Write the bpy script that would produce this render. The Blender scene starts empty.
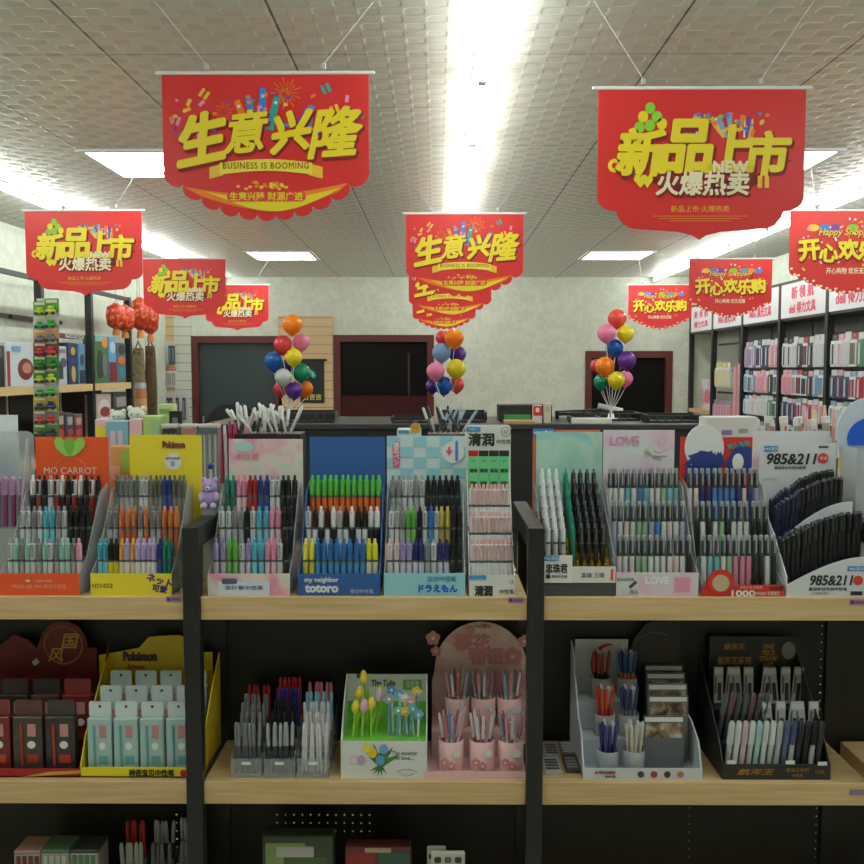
import bpy, math, random
from mathutils import Vector, Matrix, Euler
R = math.radians
random.seed(7)
sc = bpy.context.scene
C = bpy.data.collections.new('shop'); sc.collection.children.link(C)
sc.view_settings.view_transform = 'Standard'
sc.view_settings.look = 'None'
sc.view_settings.gamma = 1.0
sc.view_settings.use_curve_mapping = False
sc.view_settings.exposure = -0.42
sc.cycles.max_bounces = 8
sc.cycles.diffuse_bounces = 4
sc.cycles.transparent_max_bounces = 12
sc.cycles.caustics_reflective = False
sc.cycles.caustics_refractive = False
sc.cycles.sample_clamp_indirect = 4

# ---------------------------------------------------------------- camera
F = 900.0
CAMZ = 1.62
PITCH = math.atan(62 / F); YAW = math.atan(5 / F)
cam_d = bpy.data.cameras.new('camera'); cam = bpy.data.objects.new('camera', cam_d)
C.objects.link(cam); cam.location = (0, 0, CAMZ)
cam.rotation_euler = (math.pi / 2 - PITCH, 0, YAW)
cam_d.sensor_width = 36; cam_d.lens = F / 864 * 36; cam_d.clip_start = 0.02
sc.camera = cam
MC = cam.rotation_euler.to_matrix()
def W(px, py, Y):                       # photograph point on the plane y = Y -> (x, z)
    d = MC @ Vector(((px - 432) / F, (432 - py) / F, -1))
    t = Y / d.y
    return d.x * t, CAMZ + d.z * t
def WX(px, py, Y): return W(px, py, Y)[0]
def WZ(px, py, Y): return W(px, py, Y)[1]

# ---------------------------------------------------------------- materials
def lin(c):
    r = []
    for v in c[:3]:
        v /= 255.0
        r.append(v / 12.92 if v <= .04045 else ((v + .055) / 1.055) ** 2.4)
    return (*r, 1)
MATS = {}
def mat(rgb, rough=.5, metal=0, alpha=1, name=None, spec=.5, trans=0):
    key = (tuple(rgb), rough, metal, alpha, trans)
    if key in MATS: return MATS[key]
    m = bpy.data.materials.new(name or 'plain_%d_%d_%d' % tuple(rgb)); m.use_nodes = True
    b = m.node_tree.nodes['Principled BSDF']
    b.inputs['Base Color'].default_value = lin(rgb)
    b.inputs['Roughness'].default_value = rough
    b.inputs['Metallic'].default_value = metal
    b.inputs['Alpha'].default_value = alpha
    b.inputs['Specular IOR Level'].default_value = spec
    nt = m.node_tree
    if alpha == 1:                      # faint surface unevenness
        tc = nt.nodes.new('ShaderNodeTexCoord'); no = nt.nodes.new('ShaderNodeTexNoise')
        no.inputs['Scale'].default_value = 60
        mr = nt.nodes.new('ShaderNodeMapRange')
        mr.inputs['To Min'].default_value = max(.02, rough - .06); mr.inputs['To Max'].default_value = min(1, rough + .06)
        nt.links.new(tc.outputs['Object'], no.inputs['Vector'])
        nt.links.new(no.outputs['Fac'], mr.inputs['Value']); nt.links.new(mr.outputs['Result'], b.inputs['Roughness'])
    if trans:
        tr = nt.nodes.new('ShaderNodeBsdfTranslucent'); tr.inputs['Color'].default_value = lin(rgb)
        mx = nt.nodes.new('ShaderNodeMixShader'); mx.inputs[0].default_value = trans
        nt.links.new(b.outputs[0], mx.inputs[1]); nt.links.new(tr.outputs[0], mx.inputs[2])
        nt.links.new(mx.outputs[0], nt.nodes['Material Output'].inputs['Surface'])
    MATS[key] = m
    return m
def emit(rgb, s, name):
    m = bpy.data.materials.new(name); m.use_nodes = True
    b = m.node_tree.nodes['Principled BSDF']
    b.inputs['Base Color'].default_value = (.8, .8, .8, 1)
    b.inputs['Emission Color'].default_value = lin(rgb); b.inputs['Emission Strength'].default_value = s
    return m
def N(nt, t, **kw):
    n = nt.nodes.new(t)
    for k, v in kw.items():
        if k.startswith('i_'):
            n.inputs[int(k[2:])].default_value = v
        else: setattr(n, k, v)
    return n
def mth(nt, op, a, b=None, c=None):
    n = nt.nodes.new('ShaderNodeMath'); n.operation = op
    for i, v in enumerate((a, b, c)):
        if v is None: continue
        if isinstance(v, (int, float)): n.inputs[i].default_value = v
        else: nt.links.new(v, n.inputs[i])
    return n.outputs[0]

def wood_mat(a, b, name):
    m = bpy.data.materials.new(name); m.use_nodes = True; nt = m.node_tree; L = nt.links
    bs = nt.nodes['Principled BSDF']; tc = N(nt, 'ShaderNodeTexCoord'); mp = N(nt, 'ShaderNodeMapping')
    mp.inputs['Scale'].default_value = (1.2, 14, 26)
    L.new(tc.outputs['Object'], mp.inputs['Vector'])
    no = N(nt, 'ShaderNodeTexNoise'); no.inputs['Scale'].default_value = 3; no.inputs['Detail'].default_value = 6; no.inputs['Distortion'].default_value = .6
    L.new(mp.outputs[0], no.inputs['Vector'])
    cr = N(nt, 'ShaderNodeValToRGB'); cr.color_ramp.elements[0].position = .35; cr.color_ramp.elements[1].position = .68
    cr.color_ramp.elements[0].color = lin(a); cr.color_ramp.elements[1].color = lin(b)
    L.new(no.outputs['Fac'], cr.inputs[0]); L.new(cr.outputs[0], bs.inputs['Base Color'])
    bs.inputs['Roughness'].default_value = .5
    return m
WOOD = wood_mat((200, 168, 118), (220, 190, 142), 'light_oak_laminate')

def ceiling_mat():
    m = bpy.data.materials.new('hexagon_pattern_ceiling_tile'); m.use_nodes = True; nt = m.node_tree; L = nt.links
    bs = nt.nodes['Principled BSDF']
    g = N(nt, 'ShaderNodeTexCoord'); sp = N(nt, 'ShaderNodeSeparateXYZ'); L.new(g.outputs['Object'], sp.inputs[0])
    X, Y = sp.outputs[0], sp.outputs[1]
    cx = mth(nt, 'COSINE', mth(nt, 'MULTIPLY', X, math.pi / .066))
    cy = mth(nt, 'COSINE', mth(nt, 'MULTIPLY', Y, math.pi / .058))
    v = mth(nt, 'MULTIPLY', cx, cy)
    mr = N(nt, 'ShaderNodeMapRange'); mr.interpolation_type = 'SMOOTHSTEP'
    mr.inputs['From Min'].default_value = -.3; mr.inputs['From Max'].default_value = .0
    L.new(v, mr.inputs['Value']); cell = mr.outputs[0]
    def seam(S, off, w):
        p = mth(nt, 'PINGPONG', mth(nt, 'SUBTRACT', S, off), .3)      # 0 at the seams, period .6
        return mth(nt, 'LESS_THAN', p, w)
    sx = seam(X, .12, .0035); sy = seam(Y, .02, .003)
    mx1 = N(nt, 'ShaderNodeMix', data_type='RGBA'); mx1.inputs['A'].default_value = lin((205, 204, 195)); mx1.inputs['B'].default_value = lin((216, 215, 206))
    L.new(cell, mx1.inputs['Factor'])
    mx2 = N(nt, 'ShaderNodeMix', data_type='RGBA'); mx2.inputs['B'].default_value = lin((120, 120, 114)); L.new(sy, mx2.inputs['Factor']); L.new(mx1.outputs['Result'], mx2.inputs['A'])
    mx3 = N(nt, 'ShaderNodeMix', data_type='RGBA'); mx3.inputs['B'].default_value = lin((62, 62, 60)); L.new(sx, mx3.inputs['Factor']); L.new(mx2.outputs['Result'], mx3.inputs['A'])
    L.new(mx3.outputs['Result'], bs.inputs['Base Color'])
    rr = N(nt, 'ShaderNodeMapRange'); rr.inputs['To Min'].default_value = .65; rr.inputs['To Max'].default_value = .28
    L.new(cell, rr.inputs['Value']); L.new(rr.outputs[0], bs.inputs['Roughness'])
    bp = N(nt, 'ShaderNodeBump'); bp.inputs['Strength'].default_value = .35; bp.inputs['Distance'].default_value = .004; bs.inputs['Specular IOR Level'].default_value = .9
    L.new(cell, bp.inputs['Height']); L.new(bp.outputs[0], bs.inputs['Normal'])
    return m
def wallpaper_mat():
    m = bpy.data.materials.new('pale_damask_wallpaper'); m.use_nodes = True; nt = m.node_tree; L = nt.links
    bs = nt.nodes['Principled BSDF']; g = N(nt, 'ShaderNodeTexCoord')
    vo = N(nt, 'ShaderNodeTexVoronoi', feature='SMOOTH_F1'); vo.inputs['Scale'].default_value = 9
    no = N(nt, 'ShaderNodeTexNoise'); no.inputs['Scale'].default_value = 22; no.inputs['Detail'].default_value = 3
    L.new(g.outputs['Object'], vo.inputs['Vector']); L.new(g.outputs['Object'], no.inputs['Vector'])
    s = mth(nt, 'ADD', mth(nt, 'MULTIPLY', vo.outputs['Distance'], .6), no.outputs['Fac'])
    cr = N(nt, 'ShaderNodeValToRGB'); cr.color_ramp.elements[0].position = .68; cr.color_ramp.elements[1].position = .86
    cr.color_ramp.elements[0].color = lin((200, 204, 190)); cr.color_ramp.elements[1].color = lin((209, 213, 199))
    L.new(s, cr.inputs[0]); L.new(cr.outputs[0], bs.inputs['Base Color']); bs.inputs['Roughness'].default_value = .7
    return m
def pegboard_mat():
    m = bpy.data.materials.new('black_perforated_steel'); m.use_nodes = True; nt = m.node_tree; L = nt.links
    bs = nt.nodes['Principled BSDF']; g = N(nt, 'ShaderNodeTexCoord'); sp = N(nt, 'ShaderNodeSeparateXYZ'); L.new(g.outputs['Object'], sp.inputs[0])
    px = mth(nt, 'PINGPONG', sp.outputs[0], .0125); pz = mth(nt, 'PINGPONG', sp.outputs[2], .0125)
    d = mth(nt, 'ADD', mth(nt, 'POWER', px, 2), mth(nt, 'POWER', pz, 2))
    hole = mth(nt, 'LESS_THAN', d, .0022 ** 2)
    bs.inputs['Base Color'].default_value = lin((26, 27, 28)); bs.inputs['Roughness'].default_value = .45
    L.new(mth(nt, 'SUBTRACT', 1.0, hole), bs.inputs['Alpha'])
    return m
def slat_mat(rgb, name):
    m = bpy.data.materials.new(name); m.use_nodes = True; nt = m.node_tree; L = nt.links
    bs = nt.nodes['Principled BSDF']; g = N(nt, 'ShaderNodeTexCoord'); sp = N(nt, 'ShaderNodeSeparateXYZ'); L.new(g.outputs['Object'], sp.inputs[0])
    p = mth(nt, 'PINGPONG', sp.outputs[2], .05); s = mth(nt, 'LESS_THAN', p, .0035)
    mx = N(nt, 'ShaderNodeMix', data_type='RGBA'); mx.inputs['A'].default_value = lin(rgb); mx.inputs['B'].default_value = lin([c * .62 for c in rgb])
    L.new(s, mx.inputs['Factor']); L.new(mx.outputs['Result'], bs.inputs['Base Color'])
    return m
def floor_mat():
    m = bpy.data.materials.new('pale_floor_tile'); m.use_nodes = True; nt = m.node_tree; L = nt.links
    bs = nt.nodes['Principled BSDF']; g = N(nt, 'ShaderNodeTexCoord')
    b = N(nt, 'ShaderNodeTexBrick'); b.offset = 0; b.inputs['Scale'].default_value = 1; b.inputs['Brick Width'].default_value = .6; b.inputs['Row Height'].default_value = .6
    b.inputs['Mortar Size'].default_value = .004; b.inputs['Color1'].default_value = lin((190, 184, 170)); b.inputs['Color2'].default_value = lin((182, 176, 164)); b.inputs['Mortar'].default_value = lin((110, 106, 98))
    L.new(g.outputs['Object'], b.inputs['Vector']); L.new(b.outputs['Color'], bs.inputs['Base Color']); bs.inputs['Roughness'].default_value = .25
    return m
def blotch_mat(a, b, c, scale, name, p=(.38, .52, .66)):
    m = bpy.data.materials.new(name); m.use_nodes = True; nt = m.node_tree; L = nt.links
    bs = nt.nodes['Principled BSDF']; g = N(nt, 'ShaderNodeTexCoord'); no = N(nt, 'ShaderNodeTexNoise')
    no.inputs['Scale'].default_value = scale; no.inputs['Detail'].default_value = 3; no.inputs['Distortion'].default_value = .5
    L.new(g.outputs['Object'], no.inputs['Vector']); cr = N(nt, 'ShaderNodeValToRGB')
    e = cr.color_ramp.elements; e[0].position = p[0]; e[0].color = lin(a); e[1].position = p[2]; e[1].color = lin(c)
    x = e.new(p[1]); x.color = lin(b)
    L.new(no.outputs['Fac'], cr.inputs[0]); L.new(cr.outputs[0], bs.inputs['Base Color']); bs.inputs['Roughness'].default_value = .4
    return m

BLACK = mat((30, 31, 33), .4, name='black_powder_coated_steel')
WHITE = mat((226, 228, 226), .5)
GREY = mat((150, 152, 152), .5)
DGREY = mat((70, 72, 75), .4)
RED = mat((205, 40, 42), .4)
YEL = mat((236, 214, 40), .4)
CLEAR = mat((205, 212, 214), .12, alpha=.22, name='clear_acrylic')
CLEAR2 = mat((200, 206, 208), .2, alpha=.45, name='frosted_plastic')
MAROON = mat((84, 34, 32), .4, name='maroon_door_wood')
CHROME = mat((200, 200, 202), .25, metal=.9, name='bright_metal')

# ---------------------------------------------------------------- mesh builder
class MB:
    def __init__(s): s.v = []; s.f = []; s.fm = []; s.mats = []; s.sm = []
    def mi(s, m):
        if m not in s.mats: s.mats.append(m)
        return s.mats.index(m)
    def add(s, vs, fs, m, smooth=False):
        o = len(s.v); i = s.mi(m); s.v += [tuple(v) for v in vs]
        for f in fs: s.f.append([a + o for a in f]); s.fm.append(i); s.sm.append(smooth)
        return s
    def box(s, x0, x1, y0, y1, z0, z1, m, M=None, b=0):
        if b:
            b = min(b, abs(x1 - x0) / 2.1, abs(y1 - y0) / 2.1, abs(z1 - z0) / 2.1)
            vs = []; fs = []
            # chamfered box: 24 verts
            idx = {}
            for ix, x in enumerate((x0, x1)):
                for iy, y in enumerate((y0, y1)):
                    for iz, z in enumerate((z0, z1)):
                        sx, sy, sz = (1 - 2 * ix) * b, (1 - 2 * iy) * b, (1 - 2 * iz) * b
                        for k, q in enumerate(((x, y + sy, z + sz), (x + sx, y, z + sz), (x + sx, y + sy, z))):
                            idx[ix, iy, iz, k] = len(vs); vs.append(q)
            I = idx
            for a in (0, 1):
                fs.append([I[a, 0, 0, 0], I[a, 1, 0, 0], I[a, 1, 1, 0], I[a, 0, 1, 0]][::1 if a else -1])
                fs.append([I[0, a, 0, 1], I[1, a, 0, 1], I[1, a, 1, 1], I[0, a, 1, 1]][::-1 if a else 1])
                fs.append([I[0, 0, a, 2], I[1, 0, a, 2], I[1, 1, a, 2], I[0, 1, a, 2]][::1 if a else -1])
            for a in (0, 1):
                for c in (0, 1):
                    fs.append([I[a, c, 0, 0], I[a, c, 1, 0], I[a, c, 1, 1], I[a, c, 0, 1]])
                    fs.append([I[a, 0, c, 0], I[a, 1, c, 0], I[a, 1, c, 2], I[a, 0, c, 2]])
                    fs.append([I[0, a, c, 1], I[1, a, c, 1], I[1, a, c, 2], I[0, a, c, 2]])
                    for d in (0, 1): fs.append([I[a, c, d, 0], I[a, c, d, 1], I[a, c, d, 2]])
        else:
            vs = [(x, y, z) for x in (x0, x1) for y in (y0, y1) for z in (z0, z1)]
            fs = [(0, 1, 3, 2), (4, 6, 7, 5), (0, 4, 5, 1), (2, 3, 7, 6), (0, 2, 6, 4), (1, 5, 7, 3)]
        if M: vs = [M @ Vector(v) for v in vs]
        return s.add(vs, fs, m)
    def tube(s, p, q, r0, m, r1=None, n=8, caps=True, smooth=True):
        p = Vector(p); q = Vector(q); r1 = r0 if r1 is None else r1
        d = (q - p).normalized(); a = d.orthogonal().normalized(); b = d.cross(a)
        vs = []
        for c, r in ((p, r0), (q, r1)):
            for i in range(n):
                t = 2 * math.pi * i / n; vs.append(c + a * math.cos(t) * r + b * math.sin(t) * r)
        s.add(vs, [(i, (i + 1) % n, n + (i + 1) % n, n + i) for i in range(n)], m, smooth)
        if caps: s.add(vs, [list(range(n))[::-1], list(range(n, 2 * n))], m)
        return s
    def lathe(s, prof, m, n=12, at=(0, 0, 0), M=None, smooth=True):   # prof: [(r, z)...]
        vs = []
        for r, z in prof:
            for i in range(n):
                t = 2 * math.pi * i / n; v = Vector((r * math.cos(t) + at[0], r * math.sin(t) + at[1], z + at[2])); vs.append(M @ v if M else v)
        fs = [(k * n + i, k * n + (i + 1) % n, (k + 1) * n + (i + 1) % n, (k + 1) * n + i) for k in range(len(prof) - 1) for i in range(n)]
        s.add(vs, fs, m, smooth)
        s.add(vs, [list(range(n))[::-1], list(range((len(prof) - 1) * n, len(prof) * n))], m)
        return s
    def prism(s, pts, y0, y1, m, M=None):      # pts (x, z) polygon, extruded along y
        n = len(pts); vs = [Vector((x, y0, z)) for x, z in pts] + [Vector((x, y1, z)) for x, z in pts]
        if M: vs = [M @ v for v in vs]
        return s.add(vs, [list(range(n)), list(range(n, 2 * n))[::-1]] + [((i + 1) % n, i, n + i, n + (i + 1) % n) for i in range(n)], m)
    def strip(s, top, bot, y0, y1, m):         # band between two rows of (x, z) points
        n = len(top)
        for y, fl in ((y0, 1), (y1, -1)):
            s.add([(x, y, z) for x, z in top] + [(x, y, z) for x, z in bot], [[i, i + 1, n + i + 1, n + i][::-fl] for i in range(n - 1)], m)
        return s
    def prismx(s, pts, x0, x1, m):             # pts (y, z) polygon, extruded along x
        n = len(pts); vs = [Vector((x0, y, z)) for y, z in pts] + [Vector((x1, y, z)) for y, z in pts]
        return s.add(vs, [list(range(n))[::-1], list(range(n, 2 * n))] + [(i, (i + 1) % n, n + (i + 1) % n, n + i) for i in range(n)], m)
    def ball(s, c, r, m, nu=14, nv=9, sc_=(1, 1, 1)):
        prof = [(max(1e-4, math.sin(math.pi * k / nv)), -math.cos(math.pi * k / nv)) for k in range(nv + 1)]
        M = Matrix.Translation(c) @ Matrix.Diagonal((r * sc_[0], r * sc_[1], r * sc_[2], 1))
        return s.lathe(prof, m, nu, M=M)
    def mesh(s, name):
        me = bpy.data.meshes.new(name); me.from_pydata(s.v, [], s.f)
        for m in s.mats: me.materials.append(m)
        me.polygons.foreach_set('material_index', s.fm); me.polygons.foreach_set('use_smooth', s.sm)
        me.update(); return me
    def build(s, name, parent=None, loc=None, rot=None):
        return link(name, s.mesh(name), parent, loc, rot)
def link(name, me, parent=None, loc=None, rot=None):
    o = bpy.data.objects.new(name, me); C.objects.link(o)
    if parent: o.parent = parent
    if loc: o.location = loc
    if rot: o.rotation_euler = rot
    return o
def tag(o, label, cat, group=None):
    o['label'] = label; o['category'] = cat
    if group: o['group'] = group
    return o
def thing(name, label, cat, loc=(0, 0, 0), rot=(0, 0, 0), group=None):
    o = bpy.data.objects.new(name, None); C.objects.link(o); o.location = loc; o.rotation_euler = rot
    o.empty_display_size = .02
    return tag(o, label, cat, group)
def struct(o): o['kind'] = 'structure'; return o
def ell(cx, cz, rx, rz, n=24, a0=0, a1=360):
    k = n if a1 - a0 >= 360 else n + 1
    return [(cx + rx * math.cos(R(a0 + (a1 - a0) * i / n)), cz + rz * math.sin(R(a0 + (a1 - a0) * i / n))) for i in range(k)]
def rrect(x0, x1, z0, z1, r, n=5):
    p = []
    for cx, cz, a in ((x1 - r, z1 - r, 0), (x0 + r, z1 - r, 90), (x0 + r, z0 + r, 180), (x1 - r, z0 + r, 270)):
        p += [(cx + r * math.cos(R(a + 90 * i / n)), cz + r * math.sin(R(a + 90 * i / n))) for i in range(n + 1)]
    return p
def star(cx, cz, r, k=5, q=.45, a=90):
    return [(cx + (r if i % 2 == 0 else r * q) * math.cos(R(a + 180 * i / k)), cz + (r if i % 2 == 0 else r * q) * math.sin(R(a + 180 * i / k))) for i in range(2 * k)]
TXT = {}
def text(s, size, m, parent=None, loc=(0, 0, 0), rz=0, roll=0, bold=0, depth=.0006, shear=0, width=None, name='lettering', space=1, sx=1):
    key = (s, round(size, 5), m.name, bold, depth, shear, width, space, sx)
    if key not in TXT:
        cu = bpy.data.curves.new('lettering', 'FONT'); cu.body = s; cu.size = size; cu.offset = (bold if bold <= .025 else .008) * size; cu.extrude = depth / 2
        cu.align_x = 'CENTER'; cu.align_y = 'CENTER'; cu.shear = shear; cu.space_character = space; cu.resolution_u = 3; cu.space_line = .9
        o = bpy.data.objects.new('t', cu); sc.collection.objects.link(o)
        bpy.context.view_layer.update()
        me = bpy.data.meshes.new_from_object(o.evaluated_get(bpy.context.evaluated_depsgraph_get()))
        bpy.data.objects.remove(o); bpy.data.curves.remove(cu)
        if len(me.vertices):
            xs = [v.co.x for v in me.vertices]; w = max(xs) - min(xs); k = (width / w) if width and w else 1
            mid = (max(xs) + min(xs)) / 2; ys = [v.co.y for v in me.vertices]; my = (max(ys) + min(ys)) / 2
            kk = k if width and sx == 0 else 1          # sx == 0: scale both ways
            for v in me.vertices: v.co.x = (v.co.x - mid) * k; v.co.y = (v.co.y - my) * kk
        if bold > .025 and len(me.vertices):       # heavy stroke: several slightly shifted copies of the thin glyphs
            vs = [v.co.copy() for v in me.vertices]; fs = [list(p.vertices) for p in me.polygons]; n = len(vs); V = []; P = []; e = (bold - .008) * size
            for q in range(8):
                dx, dy = e * math.cos(q * math.pi / 4), e * math.sin(q * math.pi / 4)
                V += [(v.x + dx, v.y + dy, v.z - q * 4e-6) for v in vs]; P += [[i + q * n for i in f] for f in fs]
            me = bpy.data.meshes.new('lettering'); me.from_pydata(V, [], P)
        me.materials.clear(); me.materials.append(m); me.name = 'lettering'
        TXT[key] = me
    M = Euler((math.pi / 2, 0, rz)).to_matrix() @ Euler((0, 0, roll)).to_matrix()
    return link(name, TXT[key], parent, loc, M.to_euler())
def copy_tree(o, parent=None):
    c = o.copy(); C.objects.link(c)
    if parent: c.parent = parent
    for ch in list(o.children): copy_tree(ch, c)
    return c
ORD = ['', 'first', 'second', 'third', 'fourth', 'fifth', 'sixth', 'seventh', 'eighth', 'ninth', 'tenth', 'eleventh', 'twelfth', 'thirteenth', 'fourteenth', 'fifteenth', 'sixteenth', 'seventeenth', 'eighteenth']

# ================================================================ SETTING
CEIL = 2.65; BACK = 10.1; XL = -3.03; XR = 3.10; YB = -1.6
struct(MB().box(XL, XR, YB, BACK, -.1, 0, floor_mat()).build('floor'))
struct(MB().box(XL, XR, YB, BACK, CEIL, CEIL + .1, ceiling_mat()).build('ceiling'))
WP = wallpaper_mat()
struct(MB().box(XL - .1, XL, YB, BACK, 0, CEIL, WP).build('wall_left'))
struct(MB().box(XR, XR + .1, YB, BACK, 0, CEIL, WP).build('wall_right'))
struct(MB().box(XL, XR, YB - .1, YB, 0, CEIL, WP).build('wall_front'))
# back wall with three door openings
doors = [(192, 282, 336), (334, 434, 335), (585, 672, 351)]
D = []
for a, b, t in doors: D.append((WX(a, 380, BACK), WX(b, 380, BACK), WZ((a + b) / 2, t, BACK)))
wb = MB(); x = XL
for a, b, t in D:
    wb.box(x, a, BACK, BACK + .12, 0, CEIL, WP); wb.box(a, b, BACK, BACK + .12, t, CEIL, WP); x = b
wb.box(x, XR, BACK, BACK + .12, 0, CEIL, WP)
struct(wb.build('wall_back'))
SLATE = mat((58, 68, 70), .25, name='dark_slate_door_glass'); NIGHT = mat((9, 9, 10), .35, name='near_black_door_glass', spec=.2); DRED = mat((58, 12, 16), .45, spec=.3)
for i, ((a, b, t), gm) in enumerate(zip(D, (SLATE, NIGHT, NIGHT))):
    fr = .075
    d = MB().box(a, a + fr, BACK - .02, BACK + .1, 0, t, MAROON).box(b - fr, b, BACK - .02, BACK + .1, 0, t, MAROON).box(a + fr, b - fr, BACK - .02, BACK + .1, t - fr, t, MAROON).build('door_%d' % (i + 1))
    struct(d)
    MB().box(a + fr, b - fr, BACK + .05, BACK + .08, 0, t - fr, gm).build('door_leaf', d)
    if i == 1:
        z = WZ(380, 396, BACK)
        MB().box(a + fr, b - fr, BACK + .03, BACK + .05, 0, z, DRED).build('lower_panel', d)
        MB().box(b - fr - .22, b - fr - .2, BACK + .03, BACK + .05, z, t - .2, mat((60, 40, 38))).build('door_stile', d)
    MB().box(a + fr + .03, a + fr + .05, BACK + .02, BACK + .05, .95, 1.1, CHROME).build('door_handle', d)
struct(MB().box(XL, D[0][0], BACK - .015, BACK, 0, .1, MAROON).build('baseboard_left'))
struct(MB().box(D[1][1], D[2][0], BACK - .015, BACK, 0, .1, MAROON).build('baseboard_back'))
# slat wall panels on the back wall
TAN = slat_mat((206, 176, 134), 'tan_slat_panel'); PALE = slat_mat((205, 206, 194), 'pale_slat_panel')
def pane(n, a, t, b, bo, m, lab):
    o = MB().box(WX(a, 360, BACK), WX(b, 360, BACK), BACK - .02, BACK, bo, WZ(a, t, BACK), m).build(n)
    struct(o); return o
pane('trim_1', 279, 316, 333, .9, TAN, ''); pane('trim_2', 153, 300, 175, .6, TAN, ''); pane('trim_3', 175, 318, 192, .6, PALE, '')

# ---------------------------------------------------------------- lights
TUBE = emit((242, 250, 244), 62, 'led_tube_glow'); PANEL = emit((244, 250, 246), 14, 'led_panel_glow')
def tube_row(X, y0, y1, side, L=.83, gap=.03):
    y = y0; k = 0
    proto = None
    while y < y1:
        k += 1
        if proto is None:
            proto = t = thing('led_batten', '', 'ceiling light')
            MB().box(-.011, .011, 0, L, -.012, 0, WHITE).build('batten_housing', t)
            MB().tube((0, .012, -.036), (0, L - .012, -.036), .015, TUBE, n=12).build('glowing_tube', t)
            for e in (0, L - .012): MB().box(-.014, .014, e, e + .012, -.05, 0, WHITE, b=.002).build('end_cap', t)
            root = t
        else: root = copy_tree(proto)
        root.location = (X, y, CEIL)
        tag(root, 'glowing white tube light on the ceiling, %s row, %s from the front' % (side, ORD[k]), 'ceiling light', 'led battens in rows on the ceiling')
        y += L + gap
tube_row(.155, 0.6, 9.3, 'middle')
tube_row(-2.37, 0.6, 9.3, 'left')
tube_row(2.40, 0.6, 9.3, 'right')
for X0, ys, side in ((-1.69, (.68, 4.28, 7.88), 'left'), (1.31, (.68, 4.28, 7.88), 'right')):
    for y, w in zip(ys, ('nearest the entrance', 'nearer the front', 'farther back')):
        t = thing('led_ceiling_panel', 'square glowing led ceiling panel on the %s side, %s' % (side, w), 'ceiling light', (X0 + .3, y + .3, CEIL), group='square led panels in the ceiling')
        MB().box(-.27, .27, -.27, .27, -.006, -.002, PANEL).build('diffuser', t)
        f = MB()
        for a, b, c, d in ((-.3, .3, -.3, -.27), (-.3, .3, .27, .3), (-.3, -.27, -.27, .27), (.27, .3, -.27, .27)): f.box(a, b, c, d, -.01, 0, WHITE)
        f.build('frame', t)

# ================================================================ BANNERS
BRED = mat((228, 62, 62), .35, trans=.3, name='red_glossy_banner_card'); DKR = mat((128, 16, 22), .5); ORG = mat((240, 130, 30), .5); GOLD = mat((238, 190, 60), .4)
SALM = mat((224, 66, 52), .45); CREAM = mat((238, 226, 190), .5); BLU = mat((50, 130, 210), .5); TEAL = mat((30, 160, 150), .5); PUR = mat((130, 60, 150), .5); GRN = mat((130, 200, 50), .5); PINK = mat((240, 150, 180), .5)
def scallop(w, zs, bot, n, steep):
    pts = [(-w, 0), (-w, zs)]
    base = []
    for i in range(n + 1):
        u = -1 + 2 * i / n; base.append((u * w * .985, zs + (bot - zs) * (1 - abs(u) ** steep) * .93))
    for i in range(n):
        a, b = base[i], base[i + 1]; c = ((a[0] + b[0]) / 2, (a[1] + b[1]) / 2); dx, dz = b[0] - a[0], b[1] - a[1]; L = math.hypot(dx, dz)
        nx, nz = dz / L, -dx / L
        if nz > 0: nx, nz = -nx, -nz
        for k in range(0, 5):
            t = math.pi * k / 5; r = L / 2
            pts.append((c[0] - math.cos(t) * dx / 2 + nx * math.sin(t) * r * .75, c[1] - math.cos(t) * dz / 2 + nz * math.sin(t) * r * .75))
    pts += [(w, zs), (w, 0)]
    return pts
def sheet_pts(kind):
    if kind == 'A': return scallop(.3, -.27, -.415, 11, 2.2)
    if kind == 'C': return scallop(.3, -.30, -.42, 15, 1.6)
    half = [(.3, 0), (.3, -.315), (.295, -.33), (.283, -.342), (.262, -.35), (.243, -.352), (.236, -.372), (.218, -.392), (.195, -.402), (.12, -.408), (.06, -.412), (.02, -.422), (0, -.435)]
    return [(-x, z) for x, z in half][:-1] + half[::-1]
def brushy(pts, m, r, y): # fat stroke
    return
PROTO = {}
def conf(f, rnd, x0, x1, z0, z1, n, cols, y):
    for i in range(n):
        x = rnd.uniform(x0, x1); z = rnd.uniform(z0, z1); s = rnd.uniform(.005, .011); a = rnd.uniform(0, 3)
        M = Matrix.Translation((x, y, z)) @ Matrix.Rotation(a, 4, 'Y')
        k = rnd.randrange(3)
        p = [(-s, -s * .5), (s, -s * .5), (s, s * .5), (-s, s * .5)] if k == 0 else star(0, 0, s) if k == 1 else ell(0, 0, s * .7, s, 8)
        f.prism(p, -.0012 - i * .00003, -.00119 - i * .00003, rnd.choice(cols), M)
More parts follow.
